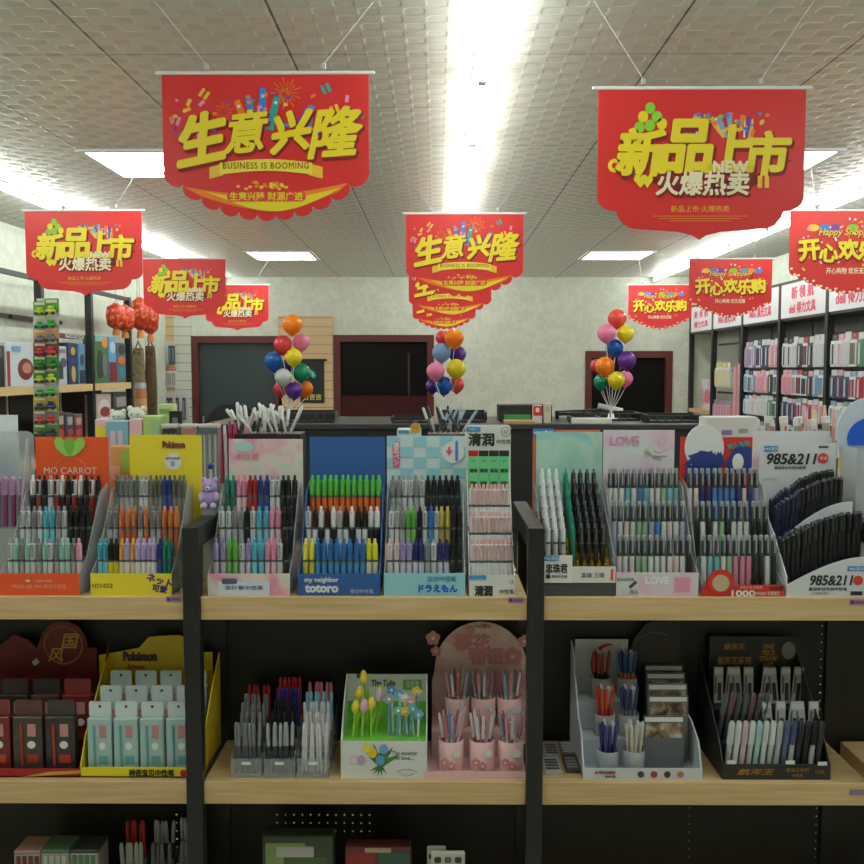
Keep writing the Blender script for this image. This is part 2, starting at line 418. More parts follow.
def banner(kind, X, Y, Z, label, spread=.09):
    g = 'red hanging promotion banners'
    if kind in PROTO:
        t = copy_tree(PROTO[kind]); t.location = (X, Y, Z); tag(t, label, 'banner', g)
    else:
        t = thing('hanging_banner', label, 'banner', (X, Y, Z), group=g); PROTO[kind] = t; t.scale = (.975, 1, .965)
        sh = MB().prism(sheet_pts(kind), -.001, .001, BRED).build('banner_sheet', t)
        f = MB(); y = -.0024; rnd = random.Random(3)
        if kind == 'A':
            for cx, cz, r, m in ((.06, -.055, .045, ORG), (-.12, -.11, .03, ORG), (.055, -.06, .022, GOLD)):
                for i in range(18):
                    a = i * 20; d = r * (1 if i % 2 else .75)
                    f.prism([(cx + .3 * d * math.cos(R(a)), cz + .3 * d * math.sin(R(a))), (cx + d * math.cos(R(a - 3)), cz + d * math.sin(R(a - 3))), (cx + d * math.cos(R(a + 3)), cz + d * math.sin(R(a + 3)))], y, y + .0005, m)
            for cx, a, m, L in ((-.03, 12, BLU, .1), (-.012, -3, BLU, .12), (-.05, 22, ORG, .09), (.01, -15, TEAL, .1), (.09, -30, PUR, .07), (.12, -12, BLU, .07)):
                M = Matrix.Translation((cx, y - .0006, -.16)) @ Matrix.Rotation(R(-a), 4, 'Y')
                f.prism([(-.012, 0), (.012, 0), (.009, L), (-.009, L)], cx * .002, cx * .002 + .0002, m, M)
                f.prism(star(0, L * .8, .007), -.0005, 0, WHITE, M)
            for cx, cz, a, m in ((-.175, -.055, 35, GOLD), (.175, -.04, -25, TEAL), (.2, -.1, -20, GOLD), (.25, -.12, 0, PUR), (-.26, -.13, 20, PINK)):
                M = Matrix.Translation((cx, y, cz)) @ Matrix.Rotation(R(a), 4, 'Y')
                f.prism([(-.013, -.016), (.013, -.016), (.013, .01), (-.013, .01)], 0, .0005, m, M); f.prism([(-.003, -.016), (.003, -.016), (.003, .018), (-.003, .018)], -.0005, 0, RED, M)
            conf(f, rnd, -.28, .28, -.18, -.06, 46, [BLU, TEAL, GOLD, PINK, ORG, PUR], y)
            # gold swoosh at the foot
            top = [(-.24 + .48 * i / 16, -.325 - .028 * math.sin(math.pi * i / 16) + .012 * (i / 16)) for i in range(17)]
            bot = [(-.19 + .40 * i / 16, -.352 - .046 * math.sin(math.pi * i / 16) + .012 * (i / 16)) for i in range(17)]
            f.strip(top, bot, y, y + .0005, ORG)
            f.strip([(x * .82 + .02, z - .014) for x, z in top], [(x * .8 + .02, z - .004) for x, z in bot], y - .0006, y - .0001, YEL)
            f.build('printed_decoration', t)
            r = MB(); ry = -.0042
            up = [(-.135 + .27 * i / 10, -.256 + .009 * math.cos(math.pi * (i / 10 - .5)) * 1.2) for i in range(11)]
            r.prism([(-.165, -.302), (-.165, -.268), (-.125, -.258), (-.125, -.292)], ry + .0006, ry + .001, GOLD).prism([(.165, -.302), (.165, -.268), (.125, -.258), (.125, -.292)], ry + .0006, ry + .001, GOLD)
            r.prism([(x, z) for x, z in up] + [(x, z - .034) for x, z in up[::-1]], ry, ry + .0005, mat((240, 224, 70), .4))
            r.build('printed_ribbon', t)
            text('BUSINESS IS BOOMING', .026, DKR, t, (0, ry - .0008, -.264), width=.25, name='ribbon_lettering', bold=0, space=1.15)
            for i, (ch, dx, dz, sz, ro) in enumerate((('生', -.19, -.185, .15, 12), ('意', -.058, -.165, .125, 6), ('兴', .075, -.165, .12, 10), ('隆', .2, -.168, .15, 4))):
                text(ch, sz, DKR, t, (dx + .004, -.0034, dz - .006), roll=R(ro), bold=.055 if ch in '意隆' else .065, shear=.3, name='lettering_shadow')
                text(ch, sz, YEL, t, (dx, -.0046, dz), roll=R(ro), bold=.03 if ch in '意隆' else .045, shear=.3)
            c = MB()
            for i in range(30):
                xx = rnd.gauss(0, .035); c.prism(ell(xx, -.325 + rnd.uniform(0, .02) - abs(xx) * .2, .006, .004, 8), -.003, -.0025, rnd.choice([GOLD, ORG, YEL]))
            c.build('printed_coins', t)
            MB().prism(rrect(-.115, .115, -.368, -.338, .014), -.0032, -.0027, SALM).build('caption_plate', t)
            text('生意兴隆 财源广进', .026, YEL, t, (0, -.0042, -.353), width=.215, bold=.02, name='caption_lettering')
        elif kind == 'B':
            for cx, cz in ((-.15, -.055), (-.13, -.08), (-.17, -.08), (-.115, -.1), (-.18, -.11), (-.15, -.105)):
                f.prism(ell(cx, cz, .015, .017, 14), y - .0005, y, rnd.choice([GRN, YEL]))
            for i in range(14):
                a = rnd.uniform(20, 160); cx = rnd.uniform(-.02, .16); L = rnd.uniform(.04, .075)
                M = Matrix.Translation((cx, y, -.14)) @ Matrix.Rotation(R(90 - a) * .5, 4, 'Y')
                f.prism([(-.004, 0), (.004, 0), (.009, L), (-.009, L)], -i * .00008, -i * .00008 + .00005, rnd.choice([BLU, WHITE, ORG, GOLD, PUR, mat((120, 170, 220), .5)]), M)
            conf(f, rnd, -.08, .2, -.13, -.07, 30, [BLU, TEAL, GOLD, ORG, WHITE, GRN], y)
            f.strip([(-.25, -.205), (-.12, -.26), (0, -.27), (.14, -.255), (.27, -.2)], [(-.25, -.205), (-.1, -.29), (0, -.305), (.14, -.29), (.27, -.2)], y + .0005, y + .0009, DKR)
            f.build('printed_decoration', t)
            for s, m, dy, bo, dd, nm in (('新品上市', DKR, -.0034, .075, .006, 'lettering_shadow'), ('新品上市', YEL, -.0046, .042, 0, 'lettering')):
                for ch, dx, dz, sz in zip(s, (-.175, -.045, .08, .195), (-.182, -.165, -.17, -.188), (.14, .165, .145, .135)):
                    text(ch, sz, m, t, (dx + dd * .6, dy, dz - dd), bold=bo, shear=.12, name=nm)
            MB().prism(ell(-.25, -.22, .02, .02, 16), -.0032, -.0027, YEL).prism(ell(-.25, -.22, .009, .009, 12), -.0037, -.0033, BRED).build('printed_curl', t)
            for s, m, dy, bo, dd, nm in (('火爆热卖', DKR, -.0054, .07, .004, 'lettering_shadow'), ('火爆热卖', CREAM, -.0066, .03, 0, 'slogan_lettering')):
                text(s, .072, m, t, (.005 + dd, dy, -.272 - dd), bold=bo, shear=.1, width=.27, name=nm)
            text('NEW', .045, CREAM, t, (.085, -.0078, -.225), bold=.04, width=.1, name='new_lettering')
            for cx, s in ((-.175, 1), (-.155, .8)): MB().prism([(cx, -.285), (cx - .02 * s, -.262), (cx - .016 * s, -.248), (cx - .006 * s, -.247), (cx, -.254), (cx + .006 * s, -.247), (cx + .016 * s, -.248), (cx + .02 * s, -.262)], -.0052 - s * .0005, -.0047, YEL).build('printed_heart', t)
            h = MB().box(.165, .198, -.0045, -.004, -.285, -.25, GOLD).box(.178, .185, -.0052, -.0046, -.285, -.25, BRED)
            h.build('printed_gift', t)
            text('新品上市·火爆热卖', .02, GOLD, t, (0, -.003, -.345), width=.17, name='caption_lettering')
            MB().box(-.14, .14, -.002, -.0016, -.3665, -.3655, GOLD).box(-.12, .12, -.002, -.0016, -.3735, -.3725, GOLD).box(-.09, .09, -.002, -.0016, -.3805, -.3795, GOLD).build('caption_lines', t)
        else:
            for cx, m in ((-.12, BLU), (-.07, PUR), (.1, TEAL), (.15, ORG), (.02, GRN), (-.18, GOLD), (.2, BLU)): f.prism(ell(cx, -.085, .03, .018, 14), y, y + .0005, m)
            f.build('printed_decoration', t); f = MB()
            conf(f, rnd, -.26, .26, -.3, -.04, 50, [CREAM, GOLD, PINK, ORG, WHITE], y + .0008)
            f.build('printed_confetti', t)
            text('Happy Shopping', .05, DKR, t, (.003, -.003, -.115), bold=.06, width=.32, shear=.25, name='lettering_shadow')
            text('Happy Shopping', .05, GOLD, t, (0, -.0042, -.112), bold=.02, width=.31, shear=.25, name='english_lettering')
            for s, m, dy, bo, dd, nm in (('开心欢乐购', DKR, -.0054, .08, .006, 'lettering_shadow'), ('开心欢乐购', YEL, -.0066, .042, 0, 'lettering')):
                for ch, dx, dz, sz, ro in zip(s, (-.2, -.1, 0, .1, .2), (-.2, -.215, -.195, -.205, -.195), (.115, .1, .105, .11, .11), (6, -4, 3, -3, 5)):
                    text(ch, sz, m, t, (dx + dd * .6, dy, dz - dd), roll=R(ro), bold=bo, name=nm)
            text('开心购物 欢乐无限', .034, CREAM, t, (0, -.003, -.305), width=.22, bold=.02, name='caption_lettering')
            e = MB()
            for x, z in scallop(.3, -.30, -.42, 15, 1.6)[2:-2:3]: e.prism(ell(x * .97, z + .006, .008, .006, 8), -.0021, -.0016, CREAM)
            e.build('printed_edge_dots', t)
        MB().box(-.318, .318, -.0035, .0035, -.002, .008, WHITE, b=.002).build('top_rail', t)
        for s in (-1, 1):
            hx = s * .17
            h = MB().box(hx - .007, hx + .007, -.003, .003, .012, .03, CLEAR2, b=.002).build('hook', t)
        top = (CEIL - Z) / .965
        for s in (-1, 1):
            MB().tube((s * .17, 0, .028), (s * (.17 + spread * (1.6 if kind != 'C' else .4)), 0, top), .0009, WHITE, n=5).build('hanging_thread', t)
    return t
SEE = .806 + CAMZ
banner('A', WX(266, 150, 2.6), 2.6, WZ(266, 74, 2.6), 'large red scalloped good-business banner nearest the front, left of the middle')
banner('B', WX(701, 150, 2.6), 2.6, WZ(701, 89, 2.6), 'large red new-arrivals banner nearest the front, right of the middle')
banner('B', WX(84, 250, 4.55), 4.55, WZ(84, 211, 4.55), 'red new-arrivals banner at far left, largest of the three there')
banner('B', WX(184.5, 280, 6.43), 6.43, WZ(184, 259, 6.43), 'red new-arrivals banner, middle one of the three on the left')
banner('B', WX(237, 300, 8.4), 8.4, WZ(237, 285, 8.4), 'red new-arrivals banner, smallest and farthest of three on the left')
banner('A', WX(464.5, 250, 4.55), 4.55, WZ(464, 214, 4.55), 'red good-business banner in the middle column, in front of two others')
banner('A', WX(450, 280, 6.43), 6.43, WZ(450, 260, 6.43), 'red good-business banner, middle of three overlapping in the centre')
banner('A', WX(444, 300, 8.4), 8.4, WZ(444, 285, 8.4), 'red good-business banner at the back of the centre overlapping three')
banner('C', WX(848, 250, 4.55), 4.55, WZ(848, 211, 4.55), 'red happy-shopping banner at the right edge, largest of its kind')
banner('C', WX(730.5, 280, 6.43), 6.43, WZ(730, 259, 6.43), 'red happy-shopping banner, middle one of the three on the right')
banner('C', WX(660, 300, 8.4), 8.4, WZ(660, 285, 8.4), 'red happy-shopping banner, smallest and farthest of three on the right')

# ================================================================ FRONT GONDOLA
YF = 2.30; DEP = .29; YM = YF + DEP; YR = YM + .45
ZT = WZ(360, 597, YF); ZM = WZ(360, 782, YF); ZL = ZM - .49; TH = .061
PX = [WX(-157, 600, YF), WX(192, 600, YF), WX(535.5, 600, YF), WX(884, 600, YF), WX(1232, 600, YF)]
PW = .021
ZTOP = WZ(185, 527, YF)
gon = thing('gondola_shelving', 'long black steel gondola with light oak shelves holding the pen displays', 'shelving', (0, YF, 0))
def gb(x0, x1, y0, y1, z0, z1, m, name, parent=None, b=0):
    o = MB().box(x0, x1, y0, y1, z0, z1, m, b=b)
    return o.build(name, parent or gon)
for i, x in enumerate(PX):
    gb(x - PW, x + PW, -.012, .03, 0, ZTOP, BLACK, 'front_post', b=.002)
    gb(x - PW, x + PW, .03, .46, ZTOP - .055, ZTOP, BLACK, 'top_rail', b=.002)
    gb(x - PW, x + PW, DEP - .01, DEP + .02, 0, ZTOP - .055, BLACK, 'rear_post')
for i in range(4):
    a, b = PX[i] + PW + .0005, PX[i + 1] - PW - .0005
    for z in (ZT, ZM, ZL):
        gb(a, b, 0, DEP - .022, z - TH, z, WOOD, 'shelf_board', b=.0015)
    gb(a, b, DEP + .022, DEP + .45, ZT - TH, ZT, WOOD, 'rear_shelf_board', b=.0015)
    pb = MB().box(a, b, DEP - .001, DEP + .001, .12, ZT - TH, pegboard_mat() if i == 0 else bpy.data.materials['black_perforated_steel'])
    pb.build('perforated_back_panel', gon)
    gb(a, b, .02, .04, .0, .1, BLACK, 'kick_board')
    gb(a, b, DEP + .03, DEP + .034, ZM - TH - .02, ZT - TH, BLACK, 'light_block_sheet')  # unseen sheet, added to keep the panel holes from showing light
    u0, u1, v0, v1 = [(174, 182, 815, 850), (270, 372, 810, 833), (683, 690, 800, 864), (1000, 1010, 800, 864)][i]   # the only gaps in the added light-blocking sheet; holes show bright here
    u0, u1 = WX(u0, 820, YM + .03), WX(u1, 820, YM + .03); v0, v1 = WZ(400, v1, YM + .03), WZ(400, v0, YM + .03)
    MB().box(a, b, DEP + .03, DEP + .034, .1, v0, BLACK).box(a, u0, DEP + .03, DEP + .034, v0, v1, BLACK).box(u1, b, DEP + .03, DEP + .034, v0, v1, BLACK).box(a, b, DEP + .03, DEP + .034, v1, ZM - TH - .02, BLACK).build('light_block_sheet', gon)
for x, y in ((174, 599), (516, 600), (857, 602)):     # small lilac maker plates on the upper edge
    cx, cz = W(x, y, YF)
    gb(cx - .02, cx + .02, -.0015, 0, cz - .007, cz + .007, mat((150, 122, 150), .4), 'maker_plate')
    MB().prism(ell(cx - .013, cz, .0045, .0045, 12), -.0025, -.0015, mat((90, 40, 110))).build('plate_badge', gon)
    MB().box(cx - .005, cx + .015, -.0022, -.0015, cz - .002, cz + .002, mat((110, 80, 112))).build('plate_lettering', gon)
for x, y in ((857, 792),):
    cx, cz = W(x, y, YF)
    gb(cx - .02, cx + .02, -.0015, 0, cz - .007, cz + .007, mat((150, 122, 150), .4), 'maker_plate')

# ================================================================ PENS
PCACHE = {}
def pen_parts(kind, top, bot, clip):
    key = (kind, top, bot, clip)
    if key in PCACHE: return PCACHE[key]
    T = mat(top, .3) ; B = mat(bot, .3); K = mat(clip, .3)
    L = .140; parts = []
    if kind == 'gel':        # click gel pen, tip down
        parts.append(('barrel', MB().lathe([(.0009, 0), (.0015, .006), (.0042, .018), (.0052, .024), (.0055, .075), (.0055, .084)], B, 8).lathe([(.00575, .078), (.00575, .084)], mat((92, 94, 98), .4), 8).mesh('barrel')))
        parts.append(('upper_barrel', MB().lathe([(.0056, .084), (.0058, .09), (.0056, .122), (.0048, .127)], T, 8).mesh('upper_barrel')))
        parts.append(('click_button', MB().lathe([(.003, .127), (.003, .137), (.002, .140)], K, 7).mesh('click_button')))
        parts.append(('clip', MB().box(-.0018, .0018, -.0092, -.0074, .088, .124, K).box(-.0018, .0018, -.0092, -.004, .120, .124, K).mesh('clip')))
    elif kind == 'cap':
        parts.append(('barrel', MB().lathe([(.0045, 0), (.0052, .004), (.0052, .088)], B, 8).mesh('barrel')))
        parts.append(('cap', MB().lathe([(.0060, .088), (.0062, .092), (.0060, .130), (.0048, .138), (.003, .140)], T, 8).mesh('cap')))
        parts.append(('clip', MB().box(-.0016, .0016, -.0088, -.0074, .095, .134, K).box(-.0016, .0016, -.0088, -.004, .130, .134, K).mesh('clip')))
    elif kind == 'marker':   # translucent dark cap over a printed body
        parts.append(('barrel', MB().lathe([(.005, 0), (.0062, .003), (.0062, .095)], B, 8).mesh('barrel')))
        parts.append(('cap', MB().lathe([(.0068, .095), (.0069, .10), (.0067, .134), (.006, .136)], T, 8).mesh('cap')))
        parts.append(('cap_end', MB().lathe([(.0055, .136), (.0055, .147), (.004, .150)], K, 8).mesh('cap_end')))
        parts.append(('clip', MB().box(-.0016, .0016, -.0098, -.0082, .104, .146, K).box(-.0016, .0016, -.0098, -.005, .142, .146, K).mesh('clip')))
    PCACHE[key] = parts
    return parts
NPEN = 0
def pen(label, loc, kind='gel', top=(220, 220, 220), bot=(220, 220, 220), clip=None, rot=(0, 0, 0), group='pens in the tiered display boxes', cat='pen', name=None, s=1):
    global NPEN; NPEN += 1
    t = thing(name or {'gel': 'gel_pen', 'cap': 'capped_pen', 'marker': 'double_marker'}[kind], label, cat, loc, rot, group)
    w = 1.08 if kind == 'marker' else 1.38
    t.scale = (s * w, s * w, s)
    des = lambda c: tuple(int(v * .86 + sum(c) / 3 * .14) for v in c)
    for n, me in pen_parts(kind, des(top), des(bot), des(clip or top)): link(n, me, t)
    return t
# colour words: (words, top, bottom, clip)
PC = {
 'w': ('white pen', (222, 223, 225), (206, 210, 212), (150, 154, 160)), 'k': ('black pen', (26, 26, 30), (36, 36, 40), (20, 20, 22)),
 'K': ('black and white pen', (24, 24, 28), (225, 225, 225), (20, 20, 22)), 'W': ('white and black pen', (228, 228, 230), (34, 34, 38), (230, 230, 230)),
 'r': ('white pen with red grip', (222, 222, 224), (150, 40, 34), (30, 30, 32)), 'R': ('red pen', (190, 44, 44), (176, 50, 50), (150, 30, 30)),
 'c': ('cyan pen', (90, 192, 216), (120, 205, 222), (60, 170, 200)), 'g': ('grey pen', (150, 152, 156), (170, 172, 176), (120, 122, 126)),
 'm': ('mint pen', (166, 214, 198), (180, 222, 208), (150, 200, 186)), 'p': ('pink pen', (232, 158, 186), (236, 196, 208), (230, 130, 170)),
 'o': ('olive grey pen', (122, 124, 104), (134, 134, 116), (96, 98, 82)), 'b': ('blue pen', (36, 66, 150), (50, 80, 160), (30, 50, 130)),
 'B': ('bright blue pen', (40, 122, 196), (70, 150, 206), (30, 104, 184)), 'O': ('orange pen', (214, 112, 48), (196, 106, 58), (226, 130, 60)),
 'G': ('orange pen with green cap', (96, 196, 60), (236, 108, 34), (80, 206, 70)), 'y': ('yellow pen', (230, 222, 50), (216, 208, 60), (240, 232, 60)),
 'Y': ('white pen with yellow top', (232, 224, 50), (226, 220, 190), (236, 228, 50)), 'z': ('black and yellow pen', (40, 42, 24), (220, 210, 40), (24, 24, 20)),
 't': ('teal pen', (30, 130, 110), (26, 120, 100), (30, 146, 120)), 'v': ('lilac pen', (176, 160, 210), (214, 200, 220), (150, 130, 200)),
 'n': ('navy pen', (44, 44, 130), (210, 210, 226), (36, 36, 110)), 'e': ('green pen', (110, 190, 80), (120, 196, 96), (90, 180, 60)),
 'd': ('gold pen', (190, 164, 66), (180, 156, 70), (210, 184, 80)), 's': ('white pen with pink tip', (222, 222, 222), (226, 226, 226), (226, 170, 170)),
 'x': ('pale violet pen', (200, 180, 224), (232, 226, 232), (186, 160, 220)), 'q': ('pale orange pen', (236, 176, 80), (230, 206, 170), (240, 170, 60)),
}
def mk(bot, words): return (words, (66, 72, 74), bot, (150, 156, 158))
for ch, c, wd in (('1', (214, 218, 214), 'white marker'), ('2', (110, 190, 196), 'teal marker'), ('3', (64, 130, 200), 'blue marker'), ('4', (150, 190, 150), 'green marker'),
                  ('5', (40, 60, 130), 'navy marker'), ('6', (222, 130, 160), 'pink marker'), ('7', (40, 42, 42), 'black marker'), ('8', (226, 206, 206), 'pale pink marker'), ('9', (170, 176, 206), 'lavender marker')):
    PC[ch] = mk(c, wd)
def pen_row(codes, xc, y, z, pitch, where, kind='gel', lean=0, s=1, tilt=-.05, jit=.03, dz=0):
    n = len(codes)
    for i, ch in enumerate(codes):
        wd, a, b, c = PC[ch]
        x = xc + (i - (n - 1) / 2) * pitch
        k = 'marker' if ch.isdigit() else kind
        pen('%s, %s from left, %s' % (wd, ORD[i + 1], where), (x, y + random.uniform(-.002, .002), z + dz * i), k, a, b, c, (tilt, random.uniform(-jit, jit) * .4, 0), s=s)

# ================================================================ TIERED DISPLAYS ON THE TOP SHELF
def display(name, label, x0, x1, yf, card_x, card_top, front_h, body, card_m, front_m, side_m=None, n=3, step=.077, zb=None, cat='display box', dep=.222, tier_y=.07, group='tiered pen display boxes', front=True):
    zb = ZT if zb is None else zb
    w = x1 - x0; h = card_top - zb
    t = thing(name, label, cat, ((x0 + x1) / 2, yf, zb), group=group)
    side_m = side_m or CLEAR2; hw = w / 2
    MB().box(-hw, hw, 0, dep, 0, .003, body).build('base_plate', t)
    for k in range(1, n):
        MB().box(-hw + .003, hw - .003, tier_y * k - .002, dep - .006, step * k - .004, step * k + .001, body).box(-hw + .003, hw - .003, tier_y * k - .002, tier_y * k + .001, step * (k - 1) + .004, step * k - .004, body).build('tier', t)
    for sx in (-hw, hw - .0025):
        pts = [(0, .003), (dep, .003), (dep, step * n + .04), (dep - .06, step * n + .02), (.05, front_h + .03), (0, front_h)]
        MB().prismx(pts, sx, sx + .0025, side_m).build('side_panel', t)
    if front: MB().box(-hw, hw, -.002, .001, 0, front_h, front_m).build('front_panel', t)
    if card_m:
        cx0, cx1 = card_x[0] - (x0 + x1) / 2, card_x[1] - (x0 + x1) / 2
        MB().box(cx0, cx1, dep - .004, dep - .001, .003, h, card_m).build('header_card', t)
    return t, w, h
def spec(px0, px1, yb, cx0, cx1, ytop):   # bottom extents in px at the front, card extents at the back
    y = YF + .014; yc = y + .22
    return WX(px0, 590, y), WX(px1, 590, y), y, (WX(cx0, 460, yc), WX(cx1, 460, yc)), WZ((cx0 + cx1) / 2, ytop, yc)
CF = .216     # just in front of the header card
RAIL = MB
def rows(disp, codes3, n=3, pitch=None, w=.2, x=0, y0=.034, step=.077, ty=.07, kind='gel', root=None, names=('front row', 'middle row', 'back row')):
    for k, codes in enumerate(codes3):
        p = pitch or (w - .012) / len(codes)
        pen_row(codes, root.location.x + x, root.location.y + y0 + ty * k, root.location.z + (.0035 if k == 0 else step * k + .0015), p, '%s of the %s' % (names[k], disp), kind)
def lip(t, w, zs, ys, m=None):            # clear strips that hold each row
    for z, y in zip(zs, ys): MB().box(-w / 2 + .003, w / 2 - .003, y, y + .001, z, z + .02, m or CLEAR).build('row_lip', t)

# -- orange carrot display
x0, x1, y, cx, ct = spec(0, 80, 0, 36, 109, 437)
OR = mat((232, 88, 40), .45)
t, w, h = display('tiered_pen_display', 'tiered pen display with orange card showing green leaves', x0, x1, y, cx, ct, .058, CLEAR2, OR, OR)
LG = mat((150, 205, 90), .5); LG2 = mat((110, 178, 62), .5)
lf = MB()
for dx, a, m, L in ((0, 0, LG2, .055), (-.028, 28, LG, .062), (.028, -28, LG, .062), (-.014, 14, LG, .04), (.014, -14, LG, .04)):
    M = Matrix.Translation((dx * .3, CF - .0005 - .0005 * ((0, 28, -28, 14, -14).index(a) if a else 5), h - .056)) @ Matrix.Rotation(R(-a), 4, 'Y')
    lf.prism([(0, 0), (.010, L * .3), (.0155, L * .6), (.012, L * .88), (0, L), (-.012, L * .88), (-.0155, L * .6), (-.010, L * .3)], 0, .0004, m, M)
lf.build('leaf_emblem', t)
oc = MB(); pts = [(.042 * math.cos(R(a)), h - .085 + .026 * math.sin(R(a))) for a in range(0, 181, 12)]
for a, b in zip(pts[:-1], pts[1:]): oc.tube((a[0], CF, a[1]), (b[0], CF, b[1]), .0006, mat((244, 160, 110)), n=4)
oc.build('printed_outline', t)
text('MO CARROT', .026, mat((244, 214, 196)), t, (0, CF - .001, h - .095), width=.15)
text('PRESS GEL PEN 按动中性笔', .013, mat((246, 170, 140)), t, (.0, -.0028, .024), width=.14)
MB().box(-.035, -.025, -.003, -.0022, .036, .041, WHITE).build('printed_badge', t); text('小清新中性笔', .008, mat((246, 190, 160)), t, (.01, -.0028, .0385))
rows('orange carrot display', ['wmgmwgmwgmmgp', 'wwgwccgwkkkk', 'WrkwrWkrWkrk'], w=w, root=t)
# -- yellow display
x0, x1, y, cx, ct = spec(91, 172, 0, 130, 202, 435)
YE = mat((236, 214, 52), .45); BRN = mat((110, 70, 30))
t, w, h = display('tiered_pen_display', 'tiered pen display with plain yellow card and purple slanted lettering', x0, x1, y, cx, ct, .058, CLEAR2, YE, YE)
text('Pokémon', .026, mat((120, 60, 50)), t, (.055, CF - .001, h - .027), width=.062, bold=.05)
MB().prism(ell(.052, h - .075, .024, .024, 24), CF - .0006, CF, WHITE).build('printed_badge', t); text('速干中性笔', .008, mat((40, 60, 140)), t, (.052, CF - .0014, h - .066)); MB().box(.046, .057, CF - .0012, CF - .0007, h - .088, h - .074, mat((150, 170, 190))).build('badge_picture', t)
text('NO-022', .016, mat((90, 90, 50)), t, (-.075, -.0028, .026))
text('ネット', .024, mat((70, 40, 120)), t, (.075, -.0028, .04), roll=R(-18), bold=.04); text('可愛', .02, mat((70, 40, 120)), t, (.075, -.0028, .018), roll=R(-10), bold=.04)
rows('yellow pen display', ['cczzqxqxxxxbtt', 'ggOOOgOggOOO', 'ogggowwooobbooo'], w=w, root=t)
# -- pink anime display
PK = blotch_mat((226, 150, 178), (226, 214, 206), (190, 214, 200), 9, 'pastel_pink_and_mint_print')
x0, x1, y, cx, ct = spec(208, 290, 0, 229, 303, 439)
t, w, h = display('tiered_pen_display', 'tiered pen display with pastel pink and mint printed card', x0, x1, y, cx, ct, .058, CLEAR2, PK, PK)
MB().prism(ell(-.055, h - .022, .03, .014, 20), CF - .0006, CF, mat((178, 214, 214))).build('printed_cloud', t)
text('中性笔', .022, mat((224, 120, 160)), t, (-.045, CF - .001, h - .05), shear=.2)
MB().box(-.08, .055, -.004, -.0022, .0, .038, mat((216, 222, 236), .4)).build('pasted_label', t)
MB().prism(rrect(-.07, -.03, .032, .046, .004), -.0054, -.004, mat((84, 92, 120))).build('label_tab', t)
text('全针管中性笔', .013, mat((90, 96, 140)), t, (-.012, -.0048, .022), width=.1)
rows('pastel pink display', ['vveewvccppwk', 'wwggkwccppkk', 'ttppRRbbwwkkk'], w=w, root=t)
# -- blue display
x0, x1, y, cx, ct = spec(298, 380, 0, 310, 385, 437)
BC = mat((48, 92, 158), .45)
t, w, h = display('tiered_pen_display', 'tiered pen display with blue card and orange pens in green caps', x0, x1, y, cx, ct, .058, mat((150, 160, 165), .3, alpha=.6), BC, BC, side_m=BC)
text('my neighbor', .017, WHITE, t, (-.045, -.0028, .041), width=.088, bold=.03)
text('totoro', .032, WHITE, t, (-.045, -.0028, .019), width=.085, bold=.05)
text('按动中性笔', .013, mat((190, 205, 225)), t, (.06, -.0028, .012), width=.06)
rows('blue display', ['yyBBBBBBBBYY', 'wKWKWwKWKKWW', 'GGGGGGGGGGGG'], w=w, root=t)
# -- light blue display
x0, x1, y, cx, ct = spec(384, 465, 0, 387, 465, 436)
LB = mat((150, 206, 220), .45); LB2 = mat((206, 228, 232), .45)
t, w, h = display('tiered_pen_display', 'tiered pen display with checked light blue card and pink label', x0, x1, y, cx, ct, .06, CLEAR2, LB2, LB)
ck = MB()
for i in range(6):
    for j in range(4):
        if (i + j) % 2 == 0: ck.box(-.108 + i * .037, -.071 + i * .037, CF - .0004, CF, h - .03 * (j + 1), h - .03 * j - .001, LB)
ck.build('printed_checks', t)
MB().prism(rrect(-.092, -.072, h - .09, h - .014, .01), CF - .002, CF - .001, mat((226, 90, 140))).build('pink_label', t)
for i, ch in enumerate('換芯ペン'): text(ch, .017, WHITE, t, (-.082, CF - .003, h - .025 - i * .0165), bold=.04)
MB().prism(ell(.078, h - .045, .031, .031, 24), CF - .0022, CF - .0012, WHITE).build('printed_badge', t)
MB().prism([(.056, h - .04), (.064, h - .04), (.064, h - .03), (.07, h - .03), (.07, h - .04), (.078, h - .04), (.067, h - .056)], CF - .0032, CF - .0024, mat((226, 80, 130))).build('printed_arrow', t)
MB().prism([(.084, h - .07), (.092, h - .07), (.092, h - .018), (.088, h - .01), (.084, h - .018)], CF - .0032, CF - .0024, BLU).build('printed_pen', t)
text('按动中性笔', .016, mat((70, 130, 180)), t, (.045, -.0028, .045), width=.075); text('ドラえもん', .022, mat((30, 90, 190)), t, (.035, -.0028, .02), width=.1, bold=.05)
rows('checked light blue display', ['ssvvnngwnnkk', 'wwgeekwBwddkk', 'ggwwgwkkkkkk'], w=w, root=t)
# -- slim white display with boxed refills
x0, x1, y, cx, ct = spec(469, 515, 0, 468, 515, 425)
WD = mat((222, 224, 220), .45)
t, w, h = display('slim_pen_display', 'slim white pen display with green packs below its printed header', x0, x1, y, cx, ct, .055, WD, None, WD, side_m=WD, n=4, step=.0675, tier_y=.05, dep=.24)
yc = .236
MB().prism(rrect(-w / 2 - .004, w / 2 + .006, .003, h, .012), yc - .002, yc + .001, WD).build('header_card', t)
MB().box(-w / 2, -.02, yc - .004, yc - .002, h - .02, h - .006, mat((70, 150, 200))).build('blue_tab', t)
text('M&G', .009, WHITE, t, (-.043, yc - .0048, h - .013))
text('清润', .038, mat((44, 46, 46)), t, (-.018, yc - .003, h - .042), bold=.04); text('中性笔', .014, mat((44, 46, 46)), t, (.045, yc - .003, h - .048), width=.04)
rg = MB(); rg.prism(ell(.052, h - .02, .014, .014, 20), yc - .0028, yc - .002, mat((120, 122, 120))).prism(ell(.052, h - .02, .012, .012, 20), yc - .0034, yc - .003, WD); rg.build('printed_ring', t)
text('4Z', .014, mat((90, 92, 90)), t, (.052, yc - .0042, h - .02))
